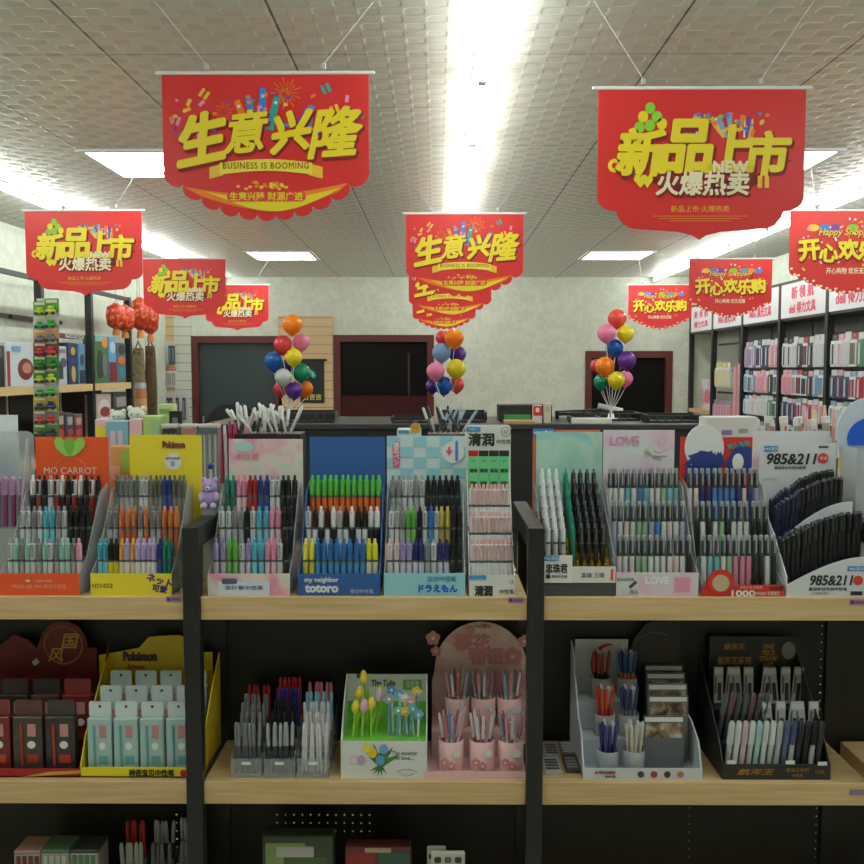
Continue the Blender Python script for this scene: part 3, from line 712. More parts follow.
MB().box(-w / 2, -w / 2 + .045, -.004, -.002, .044, .055, mat((70, 150, 200))).build('blue_tab', t)
text('清润', .028, mat((44, 46, 46)), t, (-.022, -.0028, .014), bold=.05, width=.045); text('中性笔', .013, mat((44, 46, 46)), t, (.038, -.0028, .012))
text('12', .013, mat((90, 92, 90)), t, (.05, -.0028, .038))
for z in (.0675 * 2 + .02, .0675 * 3 + .018): MB().box(-w / 2, w / 2, .05 * (2 if z < .16 else 3) - .006, .05 * (2 if z < .16 else 3) - .003, z, z + .012, mat((196, 60, 50))).build('red_strip', t)
rows('slim white display', ['ssssssssss', 'ssssssssss', 'ssssssssss'], w=w, root=t, step=.0675, ty=.05, y0=.028)
for i in range(4):
    g = thing('refill_pack', 'green refill pack, %s from left, top of the slim white display' % ORD[i + 1], 'refill pack', (t.location.x + (i - 1.5) * .0285, y + .178, ZT + .0675 * 3 + .002), group='green refill packs')
    MB().box(-.0133, .0133, -.008, .008, 0, .145, mat((110, 206, 140), .35), b=.001).build('pack_body', g)
    MB().box(-.0133, .0133, -.0082, .0082, .145, .16, mat((190, 40, 40) if i == 0 else (40, 44, 42), .35)).build('pack_top', g)
    text('清润', .011, mat((30, 60, 40)), g, (0, -.0086, .105), bold=.03); text('0.5', .008, mat((30, 60, 40)), g, (0, -.0086, .132))
    MB().box(-.009, .009, -.0088, -.0082, .06, .075, mat((60, 90, 70))).build('pack_print', g)

# -- gold foil display
xa, xb = WX(543, 590, YF + .014), WX(615, 590, YF + .014)
GF = bpy.data.materials.new('crinkled_gold_foil'); GF.use_nodes = True; nt = GF.node_tree; bs = nt.nodes['Principled BSDF']
bs.inputs['Base Color'].default_value = lin((216, 190, 84)); bs.inputs['Metallic'].default_value = .9; bs.inputs['Roughness'].default_value = .22
tc = N(nt, 'ShaderNodeTexCoord'); vo = N(nt, 'ShaderNodeTexVoronoi'); vo.inputs['Scale'].default_value = 120; bp = N(nt, 'ShaderNodeBump'); bp.inputs['Strength'].default_value = .8; bp.inputs['Distance'].default_value = .004
nt.links.new(tc.outputs['Object'], vo.inputs['Vector']); nt.links.new(vo.outputs['Distance'], bp.inputs['Height']); nt.links.new(bp.outputs[0], bs.inputs['Normal'])
TL = blotch_mat((150, 206, 190), (186, 220, 206), (120, 200, 206), 7, 'aqua_gradient_print')
yg = YF + .014; xm = (xa + xb) / 2
t = thing('stepped_pen_display', 'gold foil pen display behind a white label board', 'display box', (xm, yg, ZT), group='tiered pen display boxes')
hw = (xb - xa) / 2; hc = WZ(570, 432, yg + .24) - ZT
MB().box(-hw, hw, 0, .22, 0, .003, DGREY).build('base_plate', t)
for k in range(1, 7): MB().box(-hw + .003, hw - .003, .03 * k, .03 * k + .03, .003, .035 + .026 * k, GF).build('tier', t)
for sx in (-hw, hw - .0025): MB().prismx([(0, .0), (.24, .0), (.24, .26), (.2, .25), (0, .1)], sx, sx + .0025, CLEAR2).build('side_panel', t)
cx0, cx1 = WX(536, 460, yg + .24) - xm, WX(602, 460, yg + .24) - xm
MB().box(cx0, cx1, .236, .239, .003, hc, TL).build('header_card', t)
MB().box(-hw, hw, -.001, .002, .0, .04, DGREY).build('front_panel', t)
MB().box(-hw, hw + .0, -.004, -.001, .036, .078, mat((224, 222, 214), .45)).build('label_board', t)
MB().box(-hw, -hw + .075, -.006, -.004, .036, .108, mat((228, 228, 224), .45)).build('name_board', t)
MB().box(-hw, -hw + .04, -.0075, -.006, .094, .108, mat((66, 150, 200))).build('blue_tab', t); text('M&G晨光', .009, WHITE, t, (-hw + .02, -.0083, .101))
text('忠珠君', .026, mat((40, 42, 44)), t, (-hw + .034, -.0068, .074), bold=.03, width=.056); text('按动中性笔', .008, mat((60, 62, 64)), t, (-hw + .042, -.0068, .053))
MB().prism(ell(-hw + .012, .053, .006, .006, 14), -.0075, -.006, mat((40, 42, 44))).build('printed_dot', t)
text('本味 三味', .016, mat((80, 80, 84)), t, (.035, -.0048, .056), width=.06); MB().box(hw - .012, hw - .006, -.0048, -.004, .042, .072, mat((226, 80, 60))).build('printed_mark', t)
cols = [('w', -.076), ('w', -.056), ('w', -.036), ('t', -.010), ('k', .012), ('k', .031), ('k', .05), ('k', .069)]
wn = ['bottom', 'second', 'third', 'fourth', 'fifth', 'top']
for k in range(6):
    for ci, (ch, dx) in enumerate(cols):
        wd, a, b, c = PC[ch]
        pen('%s, %s column from left, %s step of the gold foil display' % (wd, ORD[ci + 1], wn[k]), (xm + dx, yg + .03 * (k + 1) + .012, ZT + .036 + .026 * (k + 1)), 'gel', a, b, (90, 92, 96) if ch == 'k' else (235, 238, 240) if ch == 'w' else c, (-.04, 0, 0), s=.86)
# orange sign behind it
t = thing('promotion_board', 'orange-red board with blue brand tab behind the gold foil display', 'sign', ((WX(533, 430, 2.66) + WX(600, 430, 2.66)) / 2, 2.66, ZT))
bw = (WX(600, 430, 2.66) - WX(533, 430, 2.66)) / 2; bh = WZ(566, 430, 2.66) - ZT
MB().box(-bw, bw, 0, .004, 0, bh, mat((206, 110, 84), .45)).build('board', t)
MB().box(-bw, -bw + .062, -.003, 0, bh - .02, bh + .004, mat((44, 120, 196))).build('blue_tab', t); text('M&G晨光', .014, WHITE, t, (-bw + .031, -.004, bh - .008), bold=.03)
MB().box(.0, bw - .01, -.002, 0, bh - .017, bh - .006, mat((228, 200, 180))).build('printed_strip', t)

# -- pastel marker display
x0, x1, y, cx, ct = spec(616, 698, 0, 603, 674, 430)
LV = blotch_mat((226, 190, 214), (220, 210, 222), (206, 226, 220), 8, 'pale_lilac_print')
t, w, h = display('tiered_marker_display', 'tiered marker display with pale pink card and dark capped markers', x0, x1, y, cx, ct, .062, CLEAR2, LV, LV, step=.082)
text('LOVE', .034, mat((216, 150, 190)), t, (-.045, CF - .001, h - .03), width=.08, bold=.03)
fl = MB()
for i in range(26):
    a = random.uniform(0, 6.28); r = random.uniform(.005, .03); fl.tube((.04 + r * math.cos(a), CF, h - .05 + r * math.sin(a)), (.045 + r * 1.6 * math.cos(a + .6), CF, h - .05 + r * 1.5 * math.sin(a + .6)), .0007, mat((206, 140, 170) if i % 2 else (190, 170, 120)), n=4)
fl.build('printed_drawing', t)
MB().prism(ell(-.075, .032, .027, .027, 24), -.003, -.0022, mat((212, 216, 214))).build('printed_badge', t)
MB().prism([(-.075, .026), (-.058, .042), (-.052, .036), (-.069, .02)], -.004, -.0032, DGREY).build('printed_pen', t)
MB().box(.045, .085, -.003, -.0022, .012, .05, mat((226, 150, 180))).build('printed_square', t)
text('软头水彩笔', .009, mat((90, 94, 100)), t, (-.083, -.0045, .045)); text('双头', .012, mat((90, 94, 100)), t, (-.06, -.0045, .012)); text('LOVE', .026, mat((240, 244, 240)), t, (0, -.003, .042), bold=.03)
rows('pastel marker display', ['818441118817', '918144931819', '111213211422'], w=w, root=t, step=.082, kind='marker')

# -- red comic marker display
x0, x1, y, cx, ct = spec(700, 784, 0, 680, 752, 437)
x0 = WX(702, 590, y)
REDC = mat((206, 52, 46), .45)
t, w, h = display('tiered_marker_display', 'tiered marker display with red, navy and white card and red front', x0, x1, y, cx, ct, .03, CLEAR2, REDC, REDC, step=.082)
NV = mat((36, 56, 128), .5)
mid = (cx[0] + cx[1]) / 2 - (x0 + x1) / 2
MB().prism(ell(mid - .035, h - .03, .055, .066, 28), CF - .002, CF + .003, mat((222, 224, 226))).build('round_card_top', t)
sp = MB(); rnd = random.Random(5)
sp.prism([(mid - .088, h - .12), (mid - .082, h - .07), (mid - .07, h - .08), (mid - .062, h - .048), (mid - .048, h - .062), (mid - .034, h - .04), (mid - .02, h - .06), (mid - .006, h - .046), (mid - .002, h - .07), (mid + .012, h - .064), (mid + .01, h - .12)], CF - .0021, CF - .002, NV)
for i in range(9):
    u = -1 + i / 4; sp.prism([(mid - .035 + u * .03, h - .075), (mid - .035 + u * .062, h - .05 - abs(u) * .03 + (i % 2) * .02), (mid - .035 + u * .03 + .016, h - .04)], CF - .0032, CF - .0022, NV)
sp.prism(ell(mid - .035, h - .062, .04, .022, 16), CF - .0036, CF - .0026, NV)
sp.prism([(mid + .03, h - .1), (mid + .03, h - .06), (mid + .06, h - .02), (mid + .098, h - .03), (mid + .098, h - .1)], CF - .0016, CF - .0006, NV)
sp.prism(ell(mid + .06, h - .07, .016, .024, 14), CF - .0026, CF - .0018, WHITE)
sp.build('printed_pattern', t)
text('双头马克', .016, mat((80, 160, 160)), t, (mid + .06, CF - .003, h - .022), roll=R(10), bold=.04)
MB().prism(ell(-.06, .038, .034, .034, 28), -.006, -.003, REDC).prism(ell(-.06, .036, .022, .022, 24), -.0075, -.006, mat((196, 176, 140))).build('round_badge', t)
text('1000', .022, WHITE, t, (.0, -.0035, .008), bold=.05, width=.06); text('REWARD 可换替芯', .012, WHITE, t, (.06, -.0035, .008), width=.07); text('双头水性 马克笔', .008, mat((240, 190, 180)), t, (.02, -.0035, .024)); text('大容量', .013, mat((60, 40, 40)), t, (.085, -.0035, .022))
rows('red comic marker display', ['1221466677177'[:12], '717147111777', '115533335159'], w=w, root=t, step=.082, kind='marker')

# -- big white 985&211 display
yd = YF + .014
xa, xb = WX(786, 590, yd), WX(868, 590, yd); xm = (xa + xb) / 2; hw = (xb - xa) / 2
t = thing('curved_pen_display', 'big white pen display with bold dark numerals and black pens', 'display box', (xm, yd, ZT), group='tiered pen display boxes')
WH2 = mat((212, 216, 220), .42)
cl, cr_ = WX(760, 440, yd + .24) - xm, WX(836, 440, yd + .24) - xm; hc = WZ(800, 443, yd + .24) - ZT
MB().box(cl, cr_, .236, .239, 0, hc, WH2).build('header_card', t)
MB().box(-hw, hw, 0, .236, 0, .003, WH2).build('base_plate', t)
def curve(za, zb, n=14): return [(-hw + 2 * hw * i / n, za + (zb - za) * math.sin(math.pi / 2 * i / n)) for i in range(n + 1)]
MB().prism([(-hw, 0)] + curve(.03, .105) + [(hw, 0)], -.003, 0, WH2).build('front_panel', t)
L2 = [(cl + .005 + (hw - cl) * i / 14, .118 + (.232 - .118) * math.sin(math.pi / 2 * i / 14)) for i in range(15)]
MB().prism([(cl + .005, .003)] + L2 + [(hw, .003)], .112, .115, WH2).build('middle_panel', t)
for sx in (cl, hw - .003): MB().prismx([(0, 0), (.236, 0), (.236, .25), (.1, .15), (0, .05)], sx if sx > 0 else -hw, (sx if sx > 0 else -hw) + .003, WH2).build('side_panel', t)
MB().box(-hw + .004, hw - .004, .118, .2, .06, .064, WH2).build('tier', t)
DK = mat((40, 42, 48), .5); RB = mat((206, 60, 50), .5)
text('985&211', .042, DK, t, (cl + .09, .2345, hc - .045), bold=.03, width=.14, shear=.2)
MB().prism(ell(cl + .178, hc - .043, .015, .015, 20), .2335, .2355, RB).build('red_badge', t); text('考试', .011, WHITE, t, (cl + .178, .2328, hc - .043))
MB().box(cl + .01, cl + .05, .234, .2355, hc - .024, hc - .008, mat((64, 140, 196))).build('blue_tab', t); text('M&G晨光', .01, WHITE, t, (cl + .03, .2332, hc - .016))
text('清润考试专用中性笔', .011, DK, t, (cl + .085, .2345, hc - .07), width=.09); MB().box(cl + .165, cl + .192, .234, .2355, hc - .014, hc - .008, mat((90, 84, 84))).build('printed_strip', t)
MB().box(cl + .012, cl + .05, .2342, .2355, hc - .1, hc - .0995, GREY).box(cl + .012, cl + .05, .2342, .2355, hc - .105, hc - .1045, GREY).build('printed_lines', t)
text('985&211', .036, DK, t, (.01, -.0038, .043), bold=.03, width=.11, shear=.2)
MB().prism(ell(.078, .043, .0125, .0125, 20), -.005, -.003, RB).build('red_badge', t)
MB().box(.05, hw, -.0045, -.003, .067, .08, mat((64, 140, 196))).build('blue_tab', t); text('M&G晨光', .009, WHITE, t, (.073, -.0052, .0735))
text('清润考试专用中性笔', .010, DK, t, (.0, -.0038, .02), width=.1); text('全针管 速干 顺滑', .006, GREY, t, (-.02, -.0038, .009)); MB().box(.06, .09, -.0045, -.003, .004, .014, DK).build('printed_barcode', t)
for k, (za, zb, yy, x_0, x_1, wh) in enumerate(((.003, .075, .05, -hw + .012, hw - .006, 'lower front curve'), (.001, .062, .085, -hw + .012, hw - .006, 'lower rear curve'), (.075, .155, .145, cl + .016, hw - .018, 'upper front curve'), (.092, .172, .18, cl + .016, hw - .018, 'upper rear curve'))):
    n = 17
    for i in range(n):
        u = i / (n - 1); x = x_0 + (x_1 - x_0) * u; z = za + (zb - za) * math.sin(math.pi / 2 * u)
        nv = k >= 2 and i < 6
        pen('%s capped pen, %s from left, %s of the white numeral display' % ('navy' if nv else 'black', ORD[i + 1], wh), (xm + x, yd + yy, ZT + z), 'cap', (30, 34, 62) if nv else (24, 25, 28), (34, 38, 70) if nv else (30, 31, 34), (46, 52, 84) if nv else (52, 54, 58), (-.04, random.uniform(-.04, .04), 0))
# plain white sheet card just behind
xw0, xw1 = WX(752, 440, 2.62), WX(828, 440, 2.62); zz = WZ(790, 431, 2.62)
o = tag(MB().box(0, xw1 - xw0, 0, .004, 0, zz - ZT, mat((214, 216, 220), .5)).build('blank_card', loc=(xw0, 2.61, ZT)), 'plain white card standing behind the numeral display', 'card')
# red stand between marker displays
# -- right edge: acrylic holder with blue and white round sign
xr = WX(862, 520, YF + .12); 
t = thing('acrylic_pen_holder', 'clear acrylic pen holder at the right edge under a round sign', 'pen holder', (xr + .07, YF + .2, ZT), group=None)
hz = WZ(860, 447, YF + .2) - ZT
MB().box(-.075, .075, -.05, .05, 0, .004, CLEAR2).box(-.075, -.072, -.05, .05, .004, hz, CLEAR2).box(.072, .075, -.05, .05, .004, hz, CLEAR2).box(-.072, .072, -.05, -.047, .004, hz, CLEAR2).box(-.072, .072, .047, .05, .004, hz, CLEAR2).build('acrylic_case', t)
sg = MB().prism(ell(0, hz + .035, .088, .1, 32), .051, .056, mat((196, 206, 222), .4)).build('round_sign', t)
MB().prism(ell(.02, hz + .02, .078, .062, 28), .048, .0505, mat((20, 90, 200), .4)).build('blue_disc', t)
for i in range(6): pen('pale pen, %s from left, inside the clear acrylic holder' % ORD[i + 1], (xr + .07 - .052 + .021 * i, YF + .2 - .02, ZT + .005), 'cap', (200, 190, 214), (190, 180, 206), (140, 120, 170), (0, .0, 0), s=1.35, group='pale pens in the acrylic holder')
for i in range(5): pen('violet pen, %s from left, in the back of the clear acrylic holder' % ORD[i + 1], (xr + .07 - .045 + .021 * i, YF + .2 + .02, ZT + .005), 'cap', (150, 120, 160), (170, 150, 180), (110, 90, 150), (0, .0, 0), s=1.6, group='pale pens in the acrylic holder')

# -- left edge: rounded frosted rack with purple pens, blue card behind
xl = WX(4, 500, YF + .2)
t = thing('frosted_pen_rack', 'frosted rounded pen rack at the left edge holding purple pens', 'pen holder', (xl - .03, YF + .2, ZT))
hz = WZ(10, 432, YF + .2) - ZT
MB().prism(rrect(-.13, .105, 0, hz, .02), .03, .033, CLEAR2).build('rear_plate', t)
MB().box(-.13, .095, -.045, .03, 0, .15, CLEAR2).build('tray', t)
MB().prismx([(-.045, .15), (.03, .15), (.03, hz - .02), (.015, hz - .02)], .09, .095, CLEAR2).build('side_plate', t)
for i in range(7): pen('purple pen, %s from left, in the frosted rack at left' % ORD[i + 1], (xl - .03 - .052 + .022 * i, YF + .2 - .006, ZT + .151), 'cap', (196, 150, 190), (130, 50, 110), (180, 120, 170), (-.05, 0, 0), group='purple pens in the frosted rack')
sk = blotch_mat((40, 160, 210), (226, 236, 240), (240, 244, 244), 5, 'sky_blue_print')
t = thing('header_sign', 'sky blue and white card with a red streak at the left edge', 'sign', (WX(2, 450, YF + .27), YF + .27, ZT))
MB().box(-.12, .047, 0, .003, 0, WZ(2, 415, YF + .27) - ZT, sk).build('card', t)
MB().prism([(.01, .34), (.028, .365), (.033, .36), (.016, .335)], -.0015, -.0005, mat((150, 50, 50))).build('printed_streak', t)

# -- little purple bear charm and blue ball pen
bx, bz = W(210, 498, YF + .2)
PB = mat((178, 150, 206), .7); PBl = mat((206, 190, 222), .7)
t = thing('plush_bear_charm', 'small purple plush bear between the yellow and pastel displays', 'plush toy', (bx, YF + .2, ZT))
hb = bz - ZT
st = MB().box(-.018, .018, -.015, .015, 0, hb - .028, CLEAR2).build('stand', t)
bd = MB().ball((0, 0, hb), .024, PB, sc_=(1, .85, 1.05)).ball((0, -.004, hb + .034), .021, PB).build('bear_body', t)
for s in (-1, 1):
    MB().ball((s * .016, 0, hb + .051), .008, PB).build('ear', t)
    MB().ball((s * .021, -.012, hb + .004), .009, PBl, sc_=(1, 1, 1.5)).build('arm', t); MB().ball((s * .013, -.016, hb - .02), .010, PBl).build('foot', t)
    MB().ball((s * .007, -.023, hb + .038), .0022, BLACK, 8, 6).build('eye', t)
MB().ball((0, -.021, hb + .029), .008, PBl).build('muzzle', t); MB().ball((0, -.029, hb + .031), .0025, BLACK, 8, 6).build('nose', t)
fx, fz = W(211, 468, YF + .24)
t = thing('ball_topped_pen', 'pen topped with a dark blue ball behind the purple bear', 'pen', (fx, YF + .24, ZT))
MB().tube((0, 0, 0), (0, 0, fz - ZT), .003, mat((180, 186, 190)), n=8).build('barrel', t); MB().ball((0, 0, fz - ZT + .006), .0095, mat((36, 50, 120), .3)).build('ball_top', t)

# ================================================================ MIDDLE SHELF
def at_shelf(px0, px1, y, py=775): return WX(px0, py, y), WX(px1, py, y)
YS = YF + .022
def mini(label, loc, top, bot, rot=(0, 0, 0), L=.14, r=.005, group='pens in the clear racks', name='slim_pen', cat='pen'):
    key = ('mini', tuple(top), tuple(bot), L, r)
    if key not in PCACHE:
        b = MB().lathe([(.001, 0), (r, .012), (r, L * .55)], mat(bot, .35), 7).mesh('barrel')
        c = MB().lathe([(r * 1.15, L * .55), (r * 1.15, L * .93), (r * .7, L)], mat(top, .35), 7).box(-.0012, .0012, -r * 1.7, -r * 1.1, L * .6, L * .95, mat(top, .35)).mesh('cap')
        PCACHE[key] = (b, c)
    t = thing(name, label, cat, loc, rot, group)
    link('barrel', PCACHE[key][0], t); link('cap', PCACHE[key][1], t)
    return t
def blister(label, loc, w, h, d, body, tab, ink, group, art=None):
    key = ('bl', w, h, body.name, tab.name, ink.name)
    if key not in PCACHE:
        PCACHE[key] = [('pack_body', MB().box(-w / 2, w / 2, -d / 2, d / 2, 0, h * .78, body, b=.003).mesh('pack_body')),
            ('hang_tab', MB().prism(rrect(-w * .46, w * .46, h * .78, h, .006), -.002, .002, tab).prism(ell(0, h * .93, .004, .004, 10), -.0026, -.002, DGREY).mesh('hang_tab')),
            ('inner_pen', MB().tube((-w * .18, -d / 2 - .0015, h * .08), (-w * .2, -d / 2 - .0015, h * .68), .0035, ink, n=7).mesh('inner_pen')),
            ('printed_panel', MB().box(-w * .02, w * .36, -d / 2 - .0015, -d / 2 - .0005, h * .12, h * .24, ink).box(0.02 * w, w * .3, -d / 2 - .0015, -d / 2 - .0005, h * .5, h * .68, mat((196, 140, 140))).prism(ell(w * .14, h * .38, w * .14, h * .055, 14), -d / 2 - .0015, -d / 2 - .0005, art or mat((240, 240, 236))).mesh('printed_panel'))]
    t = thing('boxed_pen', label, 'boxed pen', loc, (0, 0, 0), group)
    for n, me in PCACHE[key]: link(n, me, t)
    return t
# -- dark red box display
CR = mat((112, 26, 32), .45); CR2 = mat((134, 52, 48), .45); GLD = mat((206, 160, 62), .4)
xa, xb = at_shelf(-58, 81, YS); xm = (xa + xb) / 2; hw = (xb - xa) / 2
t = thing('pen_display_box', 'dark red pen display box with gold round emblem', 'display box', (xm, YS, ZM), group='display boxes on the middle shelf')
yb = .225
def lx(px, y=yb): return WX(px, 700, YS + y) - xm
def lz(py, y=yb): return WZ(60, py, YS + y) - ZM
hx = [(lx(-60), 0), (lx(98), 0), (lx(98), lz(648)), (lx(89), lz(648))] + ell(lx(65), lz(645), .068, .07, 14, 0, 180)[1:-1] + [(lx(38), lz(648)), (lx(30), lz(640)), (lx(15), lz(635)), (lx(2), lz(645)), (lx(-20), lz(650)), (lx(-60), lz(655))]
MB().prism(hx, yb, yb + .004, CR).build('header_card', t)
o = MB()
for r in (.056, .053):
    p = ell(lx(65), lz(645), r, r, 36)
    for a, b in zip(p, p[1:] + p[:1]): o.tube((a[0], yb - .001, a[1]), (b[0], yb - .001, b[1]), .0007, GLD, n=4)
o.build('emblem_ring', t)
text('国', .05, GLD, t, (lx(72), yb - .0025, lz(641)), bold=.015, shear=.2); text('风', .045, GLD, t, (lx(57), yb - .0025, lz(655)), bold=.015, shear=.2)
w_ = MB(); n = 20; top = [(lx(-40) + (lx(80) - lx(-40)) * i / n, lz(676) + .008 * math.sin(i * 1.1)) for i in range(n + 1)]
w_.strip(top, [(x, z - .01) for x, z in top], yb - .0015, yb - .001, CR2); w_.build('printed_wave', t)
MB().prism([(lx(33), lz(662)), (lx(38), lz(658)), (lx(41), lz(662)), (lx(36), lz(666))], yb - .0015, yb - .0008, mat((220, 215, 215))).build('price_sticker', t)
MB().box(-hw, hw, 0, yb, 0, .004, CR).build('base_plate', t)
MB().box(-hw, hw, 0, .003, 0, .024, mat((160, 30, 36), .45)).build('front_lip', t)
MB().prism([(.03, .002), (hw, .012), (hw, .02), (.1, .016)], -.002, -.0005, GLD).build('printed_streak', t)
MB().box(-hw, hw, .1, .222, .004, .03, CR).build('tier', t)
for sx in (-hw, hw - .003): MB().prismx([(0, 0), (yb, 0), (yb, .3), (.12, .1), (0, .024)], sx, sx + .003, CR).build('side_panel', t)
kinds = [((90, 60, 58), (56, 54, 52), (150, 60, 50)), ((124, 44, 48), (130, 56, 56), (200, 80, 60)), ((76, 66, 60), (96, 64, 58), (170, 60, 40)), ((60, 56, 56), (70, 60, 58), (180, 60, 50))]
for r_ in range(2):
    for i in range(4):
        b, tb, ik = kinds[(i + r_ * 2) % 4]
        blister('%s boxed pen, %s from left, %s row in the dark red display' % ('maroon' if (i + r_ * 2) % 4 == 1 else 'dark', ORD[i + 1], ('front', 'rear')[r_]), (-1.17 + .024 + xm + .86 + (i) * .0875 - .0 + .012 * r_ + .142, YS + .045 + .085 * r_, ZM + .0045 + .0265 * r_ + (.002 if r_ else 0)), .08, .19, .03, mat(b, .25), mat(tb, .3), mat(ik, .4), 'boxed pens in the dark red display')
# -- yellow box display
xa, xb = at_shelf(80, 201, YS); xm = (xa + xb) / 2; hw = (xb - xa) / 2
YD = mat((226, 196, 44), .45)
t = thing('pen_display_box', 'yellow pen display box with plain yellow header and pale boxed pens', 'display box', (xm, YS, ZM), group='display boxes on the middle shelf')
hh = lz(652)
MB().prism([(lx(100), 0), (lx(213), 0), (lx(213), hh), (lx(200), hh), (lx(194), hh + .035), (lx(180), hh + .05), (lx(150), hh + .045), (lx(140), hh + .012), (lx(100), hh - .01)], yb, yb + .004, YD).build('header_card', t)
text('Pokémon', .036, mat((70, 60, 60)), t, (lx(141), yb - .001, hh - .012), width=.095, bold=.06); text('Scimust', .02, mat((200, 60, 40)), t, (lx(137), yb - .001, hh - .042), width=.05, bold=.03, shear=.2)
text('皮卡丘', .013, mat((60, 56, 50)), t, (lx(112), yb - .001, hh - .095)); MB().prism(ell(lx(141), hh - .07, .008, .007, 10), yb - .0015, yb - .0005, mat((226, 226, 226))).build('price_sticker', t)
MB().box(-hw, hw, 0, yb, 0, .004, YD).build('base_plate', t); MB().box(-hw, hw, 0, .003, 0, .028, mat((236, 220, 40), .45)).build('front_lip', t)
text('神奇宝贝中性笔', .02, mat((40, 38, 30)), t, (.03, -.002, .014), width=.12, bold=.03); MB().prism(ell(.115, .013, .009, .009, 14), -.0015, 0, RED).build('printed_disc', t)
for k in (1, 2): MB().box(-hw + .004, hw - .004, .07 * k, .222, .004 + .02 * (k - 1), .004 + .02 * k, YD).build('tier', t)
for sx in (-hw, hw - .003): MB().prismx([(0, 0), (yb, 0), (yb, hh), (.16, hh - .05), (.04, .1), (0, .028)], sx, sx + .003, YD).build('side_panel', t)
for r_ in range(3):
    for i in range(4):
        blister('pale aqua boxed pen, %s from left, %s row in the yellow display' % (ORD[i + 1], ('front', 'middle', 'rear')[r_]), (xm - hw + .045 + i * .0705 + .006 * r_, YS + .035 + .065 * r_, ZM + .0045 + .0205 * r_), .064, .19, .026, mat((176, 204, 202), .25), mat((216, 226, 226), .3), mat((110, 170, 180), .4), 'boxed pens in the yellow display', mat((232, 240, 240)))
# -- three clear racks with tiers of slim pens
SRC = {'r': ((196, 50, 50), (180, 60, 60)), 'b': ((44, 52, 140), (60, 66, 150)), 'k': ((34, 34, 38), (44, 44, 48)), 'g': ((140, 142, 146), (90, 92, 96)), 'w': ((222, 222, 224), (206, 206, 210)), 'p': ((230, 150, 160), (222, 222, 224)), 'c': ((150, 200, 220), (224, 226, 228)), 's': ((176, 180, 184), (60, 62, 66))}
nm = {'r': 'red', 'b': 'blue', 'k': 'black', 'g': 'grey', 'w': 'white', 'p': 'pink topped', 'c': 'pale blue topped', 's': 'silver topped'}
def clear_rack(px0, px1, tiers, where, label, zb, top_py, y0=YS, tilt0=0, dy=.043, per=7, base=.035, group='clear racks of slim pens'):
    xa, xb = at_shelf(px0, px1, y0); xm = (xa + xb) / 2; hw = (xb - xa) / 2; n = len(tiers)
    H = WZ(xm, top_py, y0 + dy * n) - zb if top_py else .3
    st = (H - .14) / max(1, n - 1)
    t = thing('clear_pen_rack', label, 'pen rack', (xm, y0, zb), group=group)
    MB().box(-hw, hw, 0, dy * n, 0, .003, CLEAR2).build('base_plate', t)
    MB().box(-hw, hw, 0, .002, .003, .052, CLEAR).box(-.012, .012, -.001, 0, .036, .044, WHITE).build('front_plate', t)
    for k in range(1, n):
        MB().box(-hw + .003, hw - .003, dy * k, dy * k + .002, st * (k - 1) + .01, st * k + .04, CLEAR2).box(-hw + .003, hw - .003, dy * k + .002, dy * (k + 1) - .002, st * k - .003, st * k, CLEAR2).build('tier', t)
    for sx in (-hw, hw - .002): MB().prismx([(0, 0), (dy * n, 0), (dy * n, st * (n - 1) + .07), (0, .06)], sx, sx + .002, CLEAR).build('side_panel', t)
    for k, ch in enumerate(tiers):
        tp, bt = SRC[ch]
        for i in range(per):
            p = (2 * hw - .014) / per
            mini('%s slim pen, %s from left, %s tier of %s' % (nm[ch], ORD[i + 1], ('front', 'second', 'third', 'fourth', 'fifth')[k], where),
                 (xm + (i - (per - 1) / 2) * p, y0 + dy * k + .018, zb + .004 + st * k), tp, bt, (random.uniform(-.03, .03), random.uniform(-.05, .05), 0), .14, p * .42)
clear_rack(231, 262, 'ggggr', 'the left clear rack', 'left clear rack of slim pens, grey and topped with red', ZM, 683)
clear_rack(264, 295, 'skkbr', 'the middle clear rack', 'middle clear rack with black, blue and red slim pens', ZM, 675)
clear_rack(297, 329, 'wwwcp', 'the right clear rack', 'right clear rack of white slim pens', ZM, 680)

# -- tulip pen box
xa, xb = at_shelf(341, 427, YS); xm = (xa + xb) / 2; hw = (xb - xa) / 2
t = thing('pen_display_box', 'white and green display box for tulip pens', 'display box', (xm, YS, ZM), group='display boxes on the middle shelf')
hz = WZ(380, 674, YS + .16) - ZM; fh = WZ(380, 741, YS) - ZM
LEAF = mat((120, 200, 70), .5)
MB().box(-hw, hw, -.002, .0, 0, fh, WHITE).build('front_panel', t)
MB().box(-hw, hw, .158, .161, 0, hz, WHITE).build('header_card', t)
for sx in (-hw, hw - .003): MB().prismx([(0, 0), (.158, 0), (.158, hz), (.1, hz - .03), (.04, fh + .04), (0, fh)], sx, sx + .003, WHITE).build('side_panel', t)
MB().box(-hw + .003, hw - .003, 0, .157, fh - .03, fh - .002, LEAF).box(-hw + .003, hw - .003, .156, .1575, fh, fh + .05, LEAF).build('green_insert', t)
text('The Tulip', .027, mat((50, 60, 50)), t, (-.01, .157, hz - .028), bold=.02, width=.068, shear=.1)
MB().prism(rrect(.045, .098, hz - .043, hz - .015, .003), .1555, .158, mat((120, 170, 90))).build('green_plate', t); text('郁金香\n中性笔', .012, WHITE, t, (.072, .1545, hz - .029))
MB().box(-.085, -.07, .156, .158, hz - .01, hz, DGREY).build('hanging_slot', t)
text('The essence\nof love...', .015, mat((90, 110, 90)), t, (.055, -.0035, fh - .038), shear=.2, width=.065)
bq = MB(); z0 = fh * .5
